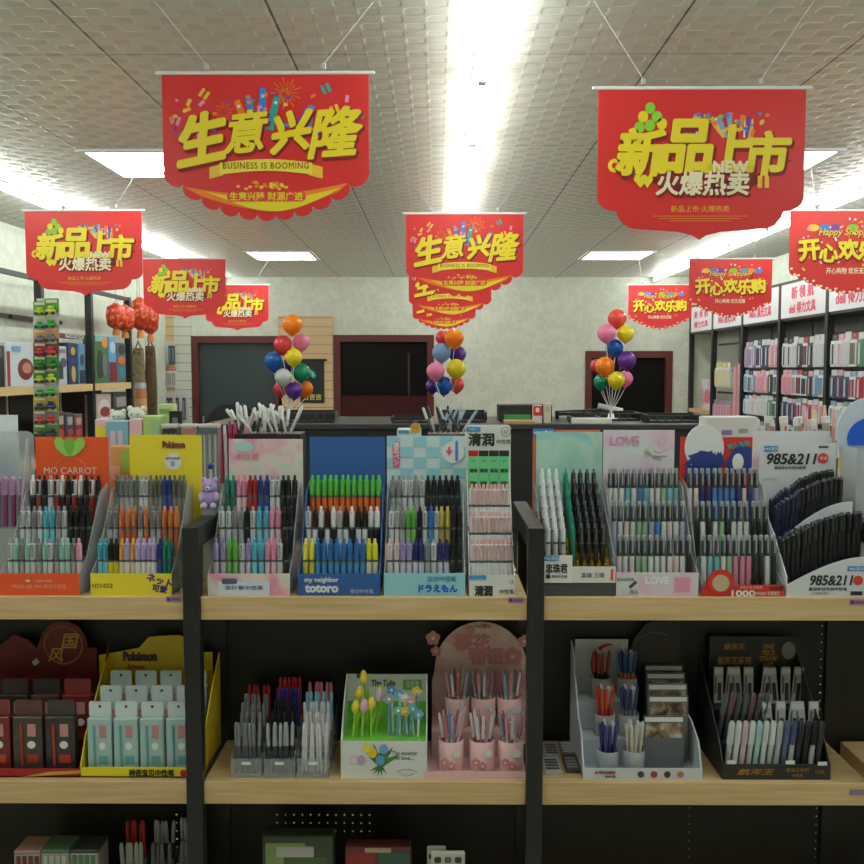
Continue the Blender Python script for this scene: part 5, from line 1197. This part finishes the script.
rack(392, 430, 416, YC + .06, 'black rack with rail on the counter, left of the middle balloons foot', 4)
rack(440, 486, 411, YC + .12, 'black slotted rack on the counter below the middle balloons', 14)
rack(590, 640, 412, YC + .3, 'black rack on the counter beneath the right bunch of balloons', 5)
rack(572, 600, 416, YC + .05, 'small black rack right of the white box on the counter', 3)
rack(648, 700, 414, YC + .1, 'black rack at the right end of the counter', 6)
g, w2, H = carton('black_equipment_box', 'flat black box with green label on the counter, centre right', 'box', 499, 552, 405, YC + .25, (30, 32, 34), z0=ZC, d=.2, py=420, patches=((.1, .6, .055, .085, (70, 150, 90)),))
g, w2, H = carton('tan_wooden_tray', 'tan wooden tray in front of the flat black box', 'tray', 505, 535, 421, YC + .02, (190, 150, 104), z0=ZC, d=.15, py=420, b_=.001)
g, w2, H = carton('medicine_box', 'small box with red round mark and white foot on the counter', 'box', 533, 542, 405, YC + .06, (214, 210, 204), z0=ZC, d=.04, py=415, patches=((.02, .98, .004, .06, (196, 54, 48)), (.3, .7, .016, .04, (236, 230, 226))))
g, w2, H = carton('cream_box', 'narrow cream box beside the red and white box', 'box', 544, 551, 403, YC + .08, (214, 208, 186), z0=ZC, d=.04, py=415, patches=((.2, .8, .02, .05, (190, 180, 150)),))
g, w2, H = carton('white_paper_box', 'low white box on the counter behind the aqua card', 'box', 572, 612, 418, YC + .0, (212, 214, 206), z0=ZC, d=.04, py=420)
t = thing('long_black_bar', 'long slanting black bar across the counter at right', 'bar', (WX(556, 410, YC + .5), YC + .5, ZC))
z1 = WZ(556, 411, YC + .5) - ZC; z2 = WZ(700, 420, YC + .5) - ZC; L = WX(700, 415, YC + .5) - WX(556, 410, YC + .5)
MB().prism([(0, z1 - .03), (L * .3, z1 - .02), (L, z2 - .01), (L, z2 + .01), (L * .3, z1 + .012), (0, z1)], 0, .05, BLACK).build('bar', t)
MB().box(.0, .02, .01, .04, 0, z1 - .03, BLACK).build('stand', t); MB().box(L - .02, L, .01, .04, 0, max(.003, z2 - .012), BLACK).build('stand', t)
MB().box(.02, L * .3, -.006, -.001, z1 - .012, z1 - .004, CHROME).build('silver_strip', t)
t = thing('white_paper_roll', 'white paper roll lying on the slanting black bar', 'paper roll', (WX(597, 405, YC + .52), YC + .48, ZC + z1 + .02))
MB().tube((0, 0, .012), (WX(621, 412, YC + .5) - WX(597, 405, YC + .5), 0, -.02), .018, mat((206, 208, 204)), n=14).build('roll', t)
MB().tube((-.003, 0, .0125), (.0, 0, .0115), .008, DGREY, n=10).build('roll_core', t)

# ================================================================ BALLOONS
COLB = {'orange': (240, 140, 30), 'red': (216, 66, 76), 'pink': (236, 140, 180), 'yellow': (232, 216, 40), 'blue': (24, 96, 180), 'green': (20, 150, 110), 'white': (200, 208, 206), 'purple': (100, 50, 150), 'light blue': (130, 166, 206), 'coral': (236, 90, 80)}
BM = {}
def balloon(px, py, r, col, where, y, foot, lab):
    m = mat(COLB[col], .22, trans=.3)
    cx, cz = W(px, py, y); rr = r * y / F
    t = thing('balloon', lab, 'balloon', (cx, y, cz), group=where)
    MB().lathe([(.002, -rr * 1.16), (rr * .28, -rr * .98), (rr * .62, -rr * .74), (rr * .9, -rr * .36), (rr, 0), (rr * .96, rr * .3), (rr * .78, rr * .64), (rr * .48, rr * .9), (rr * .2, rr * 1.0), (.0005, rr * 1.03)], m, 20).build('balloon_skin', t)
    MB().lathe([(.004, -rr * 1.22), (.006, -rr * 1.2), (.0015, -rr * 1.14)], m, 10).build('knot', t)
    MB().tube((0, 0, -rr * 1.18), (foot[0] - cx, foot[1] - y, foot[2] - cz), .0018, mat((216, 218, 216)), n=6).build('stick', t)
BA = [(288, 366, 7, 'purple', 1), (305, 389, 8.3, 'orange', 1), (281, 389, 7.6, 'red', 1), (292.3, 325, 10, 'orange', 0), (283, 345, 9.4, 'red', 0), (301, 342.5, 8.6, 'pink', 0), (293.6, 357.6, 8.8, 'yellow', 0), (273.5, 361.5, 9.4, 'blue', 0), (301.3, 373, 9.4, 'green', 0), (283.3, 377.5, 8.8, 'white', 0), (294, 390.6, 8.8, 'purple', 0)]
BB = [(443, 338, 7.5, 'red', 1), (432.5, 386.5, 7, 'purple', 1), (456.5, 385, 8, 'coral', 1), (457.5, 354.5, 8.7, 'purple', 1), (454, 338.5, 9.8, 'orange', 0), (441.6, 352.8, 9.5, 'light blue', 0), (435.6, 371.6, 9.2, 'pink', 0), (456, 369, 9.8, 'yellow', 0), (443.8, 385.8, 9.3, 'blue', 0)]
BC_ = [(597, 366, 7, 'red', 1), (625, 379, 8, 'pink', 1), (617, 318.8, 9.3, 'coral', 0), (606.6, 333.5, 9.3, 'pink', 0), (625.6, 334, 8.5, 'yellow', 0), (614.5, 348, 8.7, 'blue', 0), (626.8, 361, 9.3, 'purple', 0), (605, 366.8, 9.8, 'orange', 0), (601.3, 382.3, 7.9, 'green', 0), (616.2, 380.5, 8.6, 'yellow', 0)]
for lst, nm_, fx in ((BA, 'left', 291), (BB, 'middle', 447), (BC_, 'right', 611)):
    y0 = YC + .35; fxx = WX(fx, 415, y0)
    bs_ = thing('balloon_stand', 'small white balloon stick holder of the %s bunch on the counter' % nm_, 'balloon stand', (fxx, y0 + .0, ZC), group='balloon stick holders')
    MB().lathe([(.05, 0), (.05, .01), (.02, .016), (.016, .045), (.001, .045)], WHITE, 18).build('weighted_foot', bs_)
    seen = {}
    for px, py, r, c, back in lst:
        seen.setdefault(c, []).append(py)
    for q, (px, py, r, c, back) in enumerate(lst):
        extra = ''
        if len(seen[c]) > 1:
            srt = sorted(seen[c]); extra = 'upper ' if py == srt[0] else 'lower '
        size = 'half-hidden ' if back else ''
        y = y0 + (.10 if back else (-.04, .0, .03)[q % 3])
        balloon(px, py, r, c, 'balloons of the %s bunch' % nm_, y, (fxx, y0, ZC + .045), '%s%s%s balloon in the %s bunch on a stick' % (extra, size, c, nm_))

# ================================================================ BACK OF THE SHOP
cx0, cz0 = W(312, 360, BACK - .03); cx1, cz1 = W(312, 403, BACK - .03); hx_ = WX(325, 380, BACK - .03) - WX(313, 380, BACK - .03)
t = thing('wall_pendant', 'black cloth pendant with orange and teal florets on the tan panel', 'wall hanging', (cx0, BACK - .03, cz1))
H = cz0 - cz1
MB().prism([(-hx_, 0), (hx_, 0), (hx_, H), (-hx_, H)], 0, .006, mat((30, 32, 30), .7)).build('cloth', t); MB().tube((-hx_ - .03, 0, H), (hx_ + .03, 0, H), .012, BLACK).build('hanging_rod', t)
for q in range(11):
    cx, cz = -.03 + .1 * math.cos(q * 1.9) * (q % 3) * .45, H * .62 + .1 * math.sin(q * 1.9) * (q % 3) * .5
    m_ = MB(); flower(m_, cx, cz, .032, -.004, (ORG, TEAL, mat((200, 190, 90)))[q % 3]); m_.build('stitched_floret', t)
for q in range(3): text('吉', .07, mat((200, 190, 110)), t, (-.07 + q * .07, -.003, H * .14), bold=.03)
# office chair by the first door
cx, cz = W(227, 405, 9.0)
t = thing('office_chair', 'black rounded office chair before the dark grey door', 'chair', (cx, 9.0, 0))
MB().prism(rrect(-.26, .26, 0, .5, .2, 7), .22, .27, BLACK, Matrix.Translation((0, 0, cz - .5))).build('backrest', t)
MB().box(-.25, .25, -.24, .24, .45, .53, BLACK, b=.03).build('seat', t); MB().tube((0, 0, .06), (0, 0, .45), .03, CHROME).build('gas_column', t); MB().tube((0, .2, .48), (0, .25, cz - .4), .02, BLACK).build('back_support', t)
for q in range(5):
    a = q * 1.2566; MB().tube((0, 0, .09), (.28 * math.cos(a), .28 * math.sin(a), .06), .018, BLACK).build('base_arm', t); MB().ball((.28 * math.cos(a), .28 * math.sin(a), .03), .03, BLACK, 10, 7).build('castor', t)

# ---- generic hanging pack (faces -y in its own frame)
PK_C = [(196, 198, 200), (160, 66, 74), (206, 150, 164), (126, 152, 174), (96, 134, 108), (206, 196, 156), (74, 82, 104), (176, 120, 90), (146, 134, 160), (70, 72, 76)]
def pack(label, loc, rz, w, h, ci, ck, group, d=.02):
    key = ('pk', round(w, 3), round(h, 3), ci, ck, d)
    if key not in PCACHE:
        c = mat(PK_C[ci], .3); c2 = mat(PK_C[ck], .35); cl = mat((214, 216, 218), .25)
        inn = MB()
        n = 3
        for q in range(n): inn.tube((-w * .3 + w * .3 * q, -d * .55, h * .08), (-w * .3 + w * .3 * q, -d * .55, h * .7), w * .09, (c, c2, c)[q], n=7)
        PCACHE[key] = [('pouch', MB().box(-w / 2, w / 2, -d * .5, d * .5, 0, h * .8, cl if ck % 2 else c, b=.002).mesh('pouch')),
                       ('header_card', MB().box(-w / 2, w / 2, -.004, .004, h * .78, h, c2, b=.001).prism(ell(0, h * .93, .006, .004, 10), -.0048, -.004, WHITE).mesh('header_card')), ('contents', inn.mesh('contents'))]
    t = thing('hanging_pack', label, 'stationery pack', loc, (0, 0, rz), group)
    for n_, me in PCACHE[key]: link(n_, me, t)
    return t

# ================================================================ RIGHT WALL SHELVING
XS = 2.80
ys = [10.04 - .0, 9.23, 8.33, 7.43, 6.53, 5.63, 4.73]
t = thing('wall_shelving', 'black wall shelving along the right wall under pale sign panels', 'shelving', (XS, 4.7, 0))
sh = t
def rb(x0, x1, y0, y1, z0, z1, m, name, b=0): return MB().box(x0, x1, y0, y1, z0, z1, m, b=b).build(name, sh, loc=(-XS, -4.7, 0))
ZH0, ZH1 = CAMZ + .415, CAMZ + .685
SG = mat((216, 216, 220), .4, name='pale_sign_panel'); BKG = mat((92, 96, 98), .5)
for y in ys: rb(XS, XS + .05, y - .022, y + .022, 0, ZH1 + .01, BLACK, 'upright_post')
rb(XS + .0, XS + .04, 4.7, 10.06, ZH1, ZH1 + .02, BLACK, 'top_rail')
pkred = mat((206, 84, 110), .5)
for i in range(6):
    y1, y0 = ys[i] - .023, ys[i + 1] + .023; ym = (y0 + y1) / 2
    rb(XS + .005, XS + .02, y0, y1, ZH0, ZH1, SG, 'sign_panel')
    rb(XR - .02, XR - .004, y0, y1, .1, ZH0 + .05, mat((190, 192, 182)) if i == 0 else BKG, 'rear_panel')
    rb(XS + .01, XR - .02, y0, y1, ZH0 - .02, ZH0 - .0, BLACK, 'top_cover')
    rb(XS + .0, XR - .02, y0, y1, 1.16 if i == 0 else .75, 1.2 if i == 0 else .79, WOOD, 'wood_shelf'); rb(XS, XR - .02, y0, y1, .25, .29, WOOD, 'wood_shelf')
    if i:
        for z in (1.865, 1.605, 1.385): rb(XS + .06, XS + .075, y0, y1, z, z + .02, BLACK, 'hook_bar')
    lo = (-XS + XS - .002, ym - 4.7, 0)
    def st(s, size, z, w, m=pkred, sx=1): text(s, size, m, sh, (.003, ym - 4.7, z), rz=-math.pi / 2, bold=.04, width=w)
    if i in (1, 2): st('M&G 晨光文具', .09, ZH0 + .085, .52); 
    elif i == 0: st('新 领 航', .08, ZH0 + .18, .5); st('得力文具', .07, ZH0 + .07, .5)
    elif i == 3: st('新 领 航', .1, ZH0 + .19, .42); st('deli 得力文具', .09, ZH0 + .07, .5)
    else: st('deli 得力文具', .11, ZH0 + .09, .62)
    if i in (1, 2, 4):
        e = MB(); arcs(e, 0, 0, .09, 0, RED, 20, 160, .006, rz=.04); arcs(e, 0, -.01, .08, 0, mat((60, 80, 150)), 20, 160, .006, rz=.035)
        e.build('printed_swoosh', sh, loc=(.003, ym - 4.7, ZH0 + .17), rot=(0, 0, -math.pi / 2))
bay = ['end', 'fifth visible', 'fourth visible', 'third visible', 'second visible', 'nearest']
rnd = random.Random(21)
gR = 'packs hanging on the right wall shelving'
sign = {2: 'under the pair of matching signs', 3: 'under the two-line sign', 4: 'under the big sign at the right edge', 5: 'beyond the big sign'}
for i in (2, 3, 4):
    y1, y0 = ys[i] - .05, ys[i + 1] + .05
    for r_, (zt_, hh_) in enumerate(((1.87, .24), (1.61, .2), (1.39, .18), (1.17, .18))):
        n = 8
        ca = rnd.randrange(10)
        for k in range(n):
            y = y1 - (k + .5) * (y1 - y0) / n
            if k % 3 == 0: ca = rnd.choice((0, 0, 9, 3, 1, 2, 8, 6, 0, 4))
            pack('packet, %s from the far end, %s row %s' % (ORD[k + 1], ('top', 'second', 'third', 'lowest')[r_], sign[i]), (XS + .028, y, zt_ - hh_ + .012), -math.pi / 2, .085, hh_ - rnd.choice((0, .01)), ca, rnd.choice((0, 0, 1, 3, 9, 2, 0)), gR, .03)
# end bays
y1, y0 = ys[1], ys[2]
for k in range(5): pack('yellow packet, %s from the far end, high in the dim far bay' % ORD[k + 1], (XS + .03, y1 - .12 - k * .09, 1.45), -math.pi / 2, .08, .24 + .01 * (k % 2), 5, 5, gR, .03)
for k in range(2):
    q = thing('pink_roll', 'tall dusty pink roll, %s one, standing in the far bay' % ('left', 'right')[k], 'roll', (XS + .06, y1 - .62 - .12 * k, 1.165 if 0 else .79), group='pink rolls')
    MB().tube((0, 0, 0), (0, 0, .86 + .03 * k), .036, mat((196, 140, 150), .4), n=14).build('roll', q); MB().tube((0, 0, .86 + .03 * k), (0, 0, .865 + .03 * k), .02, mat((150, 110, 110)), n=10).build('roll_core', q)
for k in range(6): pack('pale pink packet, %s from the far end, low in the dim far bay' % ORD[k + 1], (XS + .03, y1 - .08 - k * .09, 1.13), -math.pi / 2, .08, .19, 2, 8, gR, .03)
q = thing('pink_print_poster', 'pale poster with pink blotch in the end bay by the back wall', 'poster', (XS + .1, 9.63, 1.2))
MB().box(-.012, .0, -.22, .2, 0, .32, blotch_mat((226, 226, 230), (222, 214, 222), (226, 130, 160), 8, 'pale_print_with_pink')).build('poster_board', q)
MB().prism(ell(0, .14, .09, .08, 18), 0, .003, mat((222, 120, 150)), Matrix.Translation((-.016, 0, 0)) @ Matrix.Rotation(math.pi / 2, 4, 'Z')).build('printed_rose', q)

# ================================================================ LEFT WALL SHELVING
XLF = -2.75
ys = [5.41, 6.31, 7.21, 8.11, 9.01]
sh = thing('wall_shelving', 'black wall shelving along the left wall with a light wooden toy shelf', 'shelving', (XLF, 5.4, 0))
def lb(x0, x1, y0, y1, z0, z1, m, name, b=0): return MB().box(x0, x1, y0, y1, z0, z1, m, b=b).build(name, sh, loc=(-XLF, -5.4, 0))
for y in ys[:4]: lb(XLF - .05, XLF, y - .025, y + .025, 0, 2.27, BLACK, 'upright_post')
for i in range(3):
    y0, y1 = ys[i] + .026, ys[i + 1] - .026
    lb(XLF - .04, XLF, y0, y1, 2.235, 2.265, BLACK, 'top_rail')
    for z in (1.51, 1.0, .5): lb(XL + .006, XLF, y0, y1, z - .055, z, WOOD, 'wood_shelf')
    lb(XL + .004, XL + .014, y0, y1, .1, 1.45, BLACK, 'rear_panel')
lb(XL + .02, XL + .05, ys[0] + .026, ys[1] - .026, 1.98, 2.01, BLACK, 'rear_rail'); lb(XL + .02, XL + .05, ys[1] + .026, ys[2] - .026, 1.98, 2.01, BLACK, 'rear_rail')
def toy(a, b, tp, zb, c, label, patches=(), d=.1, name='toy_box', cat='toy box', art=None, group='boxed toys on the left wall shelf', off=.02):
    ya, yb_ = -XLF * F / (437 - a), -XLF * F / (437 - b); ym = (ya + yb_) / 2; w2 = (yb_ - ya) / 2 * .96
    z1 = CAMZ - (tp - 370) * ym / F; H = z1 - zb
    g = thing(name, label, cat, (XLF - off, ym, zb), (0, 0, math.pi / 2), group)
    MB().box(-w2, w2, 0, d, 0, H, art or mat(c, .35), b=.004).build('box_body', g)
    for i, p in enumerate(patches):
        u0, u1, v0, v1, cc_ = p[:5]
        pts = ell(-w2 + (u0 + u1) * w2, H * (1 - (v0 + v1) / 2), (u1 - u0) * w2, H * (v1 - v0) / 2, 18) if len(p) > 5 else [(-w2 + u0 * 2 * w2, H * (1 - v1)), (-w2 + u1 * 2 * w2, H * (1 - v1)), (-w2 + u1 * 2 * w2, H * (1 - v0)), (-w2 + u0 * 2 * w2, H * (1 - v0))]
        MB().prism(pts, -.002 - i * .001, -.0001, mat(cc_, .4)).build('printed_patch', g)
    return g, w2, H
Z1 = 1.51
toy(-14, 8, 345, Z1, (34, 36, 36), 'black toy box at the left edge of the wooden shelf', ((.1, .9, .05, .3, (80, 84, 86)),))
toy(9, 37, 343, Z1, (196, 206, 214), 'pale toy box picturing a dark red car', ((.02, .12, .2, .98, (150, 50, 50)), (.4, .98, .35, .85, (110, 40, 36), 1), (.55, .9, .45, .7, (190, 130, 120), 1), (.2, .5, .08, .2, (110, 150, 180))))
toy(53, 70, 346, Z1, (190, 194, 198), 'grey toy box picturing a dark robot', ((.3, .75, .4, .85, (50, 56, 70)), (.2, .4, .3, .6, (70, 76, 96), 1), (.6, .95, .3, .55, (70, 76, 96), 1), (.15, .9, .08, .18, (120, 124, 130))))
toy(71, 80.5, 343, Z1, (40, 50, 90), 'narrow navy toy box with tan figure print', ((.3, .75, .1, .3, (200, 170, 70), 1), (.25, .8, .35, .5, (50, 70, 130)), (.3, .75, .55, .95, (180, 160, 100), 1)))
toy(81.5, 88, 344, Z1, (90, 140, 176), 'narrow light blue toy box beside the shelf post', ((.2, .8, .25, .55, (60, 66, 80), 1), (.1, .9, .65, .98, (44, 50, 80))))
g, w2, H = toy(60, 88, 334, WZ(72, 343, 6.9) + .035, (110, 50, 56), 'flat dark red and white box lying on top of the toy boxes', ((.3, .98, .15, .95, (200, 200, 200)),), group=None)
text('NINJA', H * .62, mat((60, 50, 60)), g, (w2 * .3, -.004, H * .45), bold=.05, width=w2 * 1.2)
toy(98, 111, 336, Z1, (70, 110, 76), 'green toy box with orange round badge', ((.0, .98, .0, .12, (120, 180, 170)), (.5, .98, .03, .25, (220, 140, 60), 1), (.1, .6, .3, .9, (50, 60, 54), 1), (.5, .9, .4, .85, (110, 120, 110), 1)))
toy(112, 119, 337, Z1, (110, 160, 206), 'narrow blue doll box with dark red foot', ((.15, .85, .1, .35, (190, 210, 226), 1), (.0, 1, .55, .98, (120, 40, 50))))
toy(120, 128.5, 343, Z1, (90, 110, 120), 'colourful toy box right of the blue doll box', ((.1, .9, .05, .3, (60, 60, 60), 1), (.1, .9, .35, .55, (206, 110, 50), 1), (.2, .8, .6, .9, (60, 140, 150), 1)))
toy(98, 113, 394, 1.0, (190, 170, 166), 'round-fronted pale toy pack below the wooden shelf', ((.1, .9, .1, .5, (214, 206, 206), 1), (.2, .9, .25, .45, (140, 60, 56), 1), (.1, .9, .55, .8, (150, 70, 70))), group='toys below the wooden shelf')
toy(115, 129, 392, 1.0, (70, 74, 70), 'dark toy pack below the wooden shelf beside the pale one', ((.2, .9, .1, .3, (150, 150, 140)), (.2, .9, .35, .6, (110, 120, 100), 1)), group='toys below the wooden shelf')
for k, (a, b) in enumerate(((58, 66), (67, 75), (76, 84))): toy(a, b, 412 + k, 1.0, ((110, 50, 50), (60, 70, 90), (120, 60, 60))[k], '%s small boxed toy in the dark below the wooden shelf' % ('left', 'middle', 'right')[k], ((.2, .8, .1, .3, (170, 160, 150)), (.2, .8, .4, .6, (180, 60, 60), 1)), group='toys below the wooden shelf')
# red lantern decorations and brown bags hanging in the far bays
LR = blotch_mat((150, 24, 20), (196, 50, 30), (214, 150, 50), 26, 'red_and_gold_festive_print')
for k, (px, y, tp, bt, lab) in enumerate(((116, 7.8, 303, 335, 'left one in the framed bay'), (125, 7.95, 305, 338, 'right one in the framed bay'), (140, 8.5, 297, 338, 'left one past the frame'), (150, 8.7, 300, 342, 'right one past the frame'))):
    zt_ = WZ(px, tp, y); zb_ = WZ(px, bt, y); cx = WX(px, 320, y)
    g = thing('paper_lantern', 'red and gold festive hanging ornament, %s' % lab, 'ornament', (cx, y, zt_), group='red festive ornaments')
    H = zt_ - zb_; r = .085
    MB().tube((0, 0, 0), (0, 0, CEIL - zt_), .0015, RED, n=5).build('hanging_thread', g)
    MB().lathe([(.02, 0), (.03, -.012), (r * .85, -H * .12), (r, -H * .4), (r * .85, -H * .7), (.03, -H * .8), (.02, -H * .82)], LR, 16).build('lantern_body', g)
    MB().lathe([(.02, -H * .82), (.03, -H * .86), (.034, -H)], mat((196, 120, 50)), 10).build('tassel', g)
for k, (px, w_px, tp, c, lab) in enumerate(((139, 10, 343, (126, 112, 84), 'olive'), (151, 9, 341, (84, 66, 50), 'dark brown'), (146, 6, 372, (150, 110, 90), 'tan'))):
    y = 8.95 + .12 * k; cx = WX(px, 380, y); w2 = w_px / 2 * y / F; zt_ = WZ(px, tp, y); zb_ = WZ(px, 425, y)
    g = thing('hanging_bag', '%s cloth bag hanging beside the slat panel' % lab, 'bag', (cx, y, 0), group='cloth bags by the slat panel')
    m_ = blotch_mat(c, [v * 1.25 for v in c], [v * .7 for v in c], 20, lab.replace(' ', '_') + '_cloth')
    MB().prism([(-w2, zb_), (w2, zb_), (w2 * 1.05, (zt_ + zb_) / 2), (w2 * .8, zt_ - .05), (-w2 * .8, zt_ - .05), (-w2 * 1.05, (zt_ + zb_) / 2)], -.04, .04, m_).build('bag_body', g)
    for s in (-1, 1): MB().tube((s * w2 * .5, 0, zt_ - .05), (0, 0, zt_ + .02), .008, m_, n=6).build('strap', g)
    MB().tube((0, 0, zt_ + .02), (0, 0, CEIL), .002, DGREY, n=5).build('hanging_cord', g)
y = 8.55; cx = WX(141, 400, y); zt_ = WZ(141, 383, y)
g = thing('display_can', 'tall orange and brown can standing before the cloth bags', 'can', (cx, y, 0))
MB().lathe([(.055, 0), (.055, zt_ - .1), (.05, zt_ - .05)], mat((176, 110, 70), .4), 18).build('can_body', g); MB().lathe([(.052, zt_ - .05), (.052, zt_ - .005), (.048, zt_)], mat((160, 166, 170), .3), 18).build('can_lid', g); MB().lathe([(.056, zt_ - .3), (.056, zt_ - .15)], mat((196, 150, 110), .4), 18).build('label_band', g)
# packs on the tan and pale slat panels (back wall)
for r_, (a, b, tp, bt, n, cs) in enumerate(((159, 175, 341, 364, 5, (0, 9, 0, 6, 9)), (158, 176, 367, 387, 4, (1, 8, 4, 4)), (159, 188, 392, 420, 9, (7, 0, 9, 9, 5, 9, 0, 6, 0)))):
    for k in range(n):
        px = a + (k + .5) * (b - a) / n; cx = WX(px, 380, BACK - .06); z0 = WZ(px, bt, BACK - .06); h_ = WZ(px, tp, BACK - .06) - z0
        pack('small pack, %s from left, %s row on the slat panel' % (ORD[k + 1], ('top', 'middle', 'bottom')[r_]), (cx, BACK - .04, z0), 0, (b - a) / n * .9 * BACK / F, h_, cs[k], (cs[k] + 3 * r_) % 10 if r_ == 1 else 0, 'small packs on the back slat panel', .03)
# hanging strip of toy packs
YT = 4.2
cx, zt_ = W(40, 298, YT)
g = thing('toy_strip_stand', 'tall white strip stand hung with small toy packs at left', 'stand', (cx - .0, YT, 0))
MB().box(-.03, .015, .03, .036, .05, zt_, mat((206, 212, 206), .4)).build('strip_card', g); MB().tube((0, .045, .03), (0, .045, zt_), .01, CHROME).build('pole', g); MB().lathe([(.16, 0), (.16, .02), (.03, .04), (.001, .045)], BLACK, 20, at=(0, .045, 0)).build('round_base', g)
tc_ = [((90, 150, 50), (190, 200, 60)), ((190, 194, 190), (70, 150, 60)), ((206, 150, 100), (110, 120, 130)), ((110, 60, 60), (200, 50, 60)), ((50, 130, 50), (60, 110, 50)), ((60, 130, 50), (190, 196, 60)), ((170, 176, 170), (80, 150, 60)), ((190, 160, 60), (50, 60, 90)), ((130, 130, 120), (190, 60, 50)), ((80, 130, 60), (60, 60, 60))]
rw = ['top', 'second', 'third', 'fourth', 'fifth', 'sixth', 'seventh', 'eighth', 'ninth', 'lowest']
for r_ in range(10):
    py = 303 + r_ * 13.6
    for s in (0, 1):
        px = 39 + 12 * s; x, z = W(px, py + 8, YT)
        q = thing('small_toy_pack', '%s small toy pack in the %s row of the white strip' % (('left', 'right')[s], rw[r_]), 'toy pack', (x, YT + .01, z - .02), (0, 0, .1 - .3 * s), 'small toy packs on the strip stand'); q.scale = (1.15 + .25 * s,) * 3
        c1 = mat(tc_[r_][0], .35); c2 = mat(tc_[r_][1], .3)
        MB().prism(rrect(-.026, .026, .0, .056, .004), 0, .002, c1).build('backing_card', q)
        MB().box(-.02, .02, -.012, -.002, .006, .02, c2, b=.004).box(-.011, .012, -.011, -.002, .02, .031, c2, b=.003).build('toy_car', q)
        for wx in (-.012, .012): MB().tube((wx, -.014, .007), (wx, -.0115, .007), .006, BLACK, n=10).build('wheel', q)
        MB().box(-.02, .02, -.0012, -.0002, .042, .052, mat((214, 212, 180), .4)).build('header_strip', q)

# ================================================================ lettering and prints belong to the card or panel they are printed on
PRINT = ('lettering', 'printed_', 'red_badge', 'blue_tab', 'round_badge', 'pink_label', 'price_sticker', 'leaf_emblem', 'emblem_ring', 'caption_', 'ribbon_lettering', 'slogan', 'new_', 'english', 'golden_badge', 'label_tab', 'pasted_label', 'green_plate', 'plate_', 'header_strip', 'hanging_slot', 'stitched')
CARRY = ('header_card', 'front_panel', 'banner_sheet', 'arched_', 'board', 'cloth', 'sign_panel', 'front_lip', 'label_board', 'name_board', 'box_body', 'pack_body', 'case', 'maker_plate', 'cup_wall', 'card', 'round_sign')
def bb(o):
    v = [Vector(c) for c in o.bound_box]
    return [(min(p[k] for p in v), max(p[k] for p in v)) for k in range(3)]
for t in [o for o in C.objects if o.parent is None and o.children]:
    ch = list(t.children)
    car = [(o, bb(o)) for o in ch if o.data and any(o.name.startswith(k) for k in CARRY) and max(map(abs, o.rotation_euler)) < 1e-6 and o.scale[0] == 1]
    if not car: continue
    for c in ch:
        if not any(c.name.startswith(k) for k in PRINT) or any(c == q[0] for q in car): continue
        M = Matrix.Translation(c.location) @ c.rotation_euler.to_matrix().to_4x4()
        b = bb(c); m = M @ Vector([(x + y) / 2 for x, y in b])
        best = None
        for q, b2 in car:
            l = m - q.location
            if all(b2[k][0] - .012 <= l[k] <= b2[k][1] + .012 for k in range(3)):
                vol = (b2[0][1] - b2[0][0]) * (b2[2][1] - b2[2][0])
                if best is None or vol < best[1]: best = (q, vol)
        if best: c.parent = best[0]; c.location = c.location - best[0].location
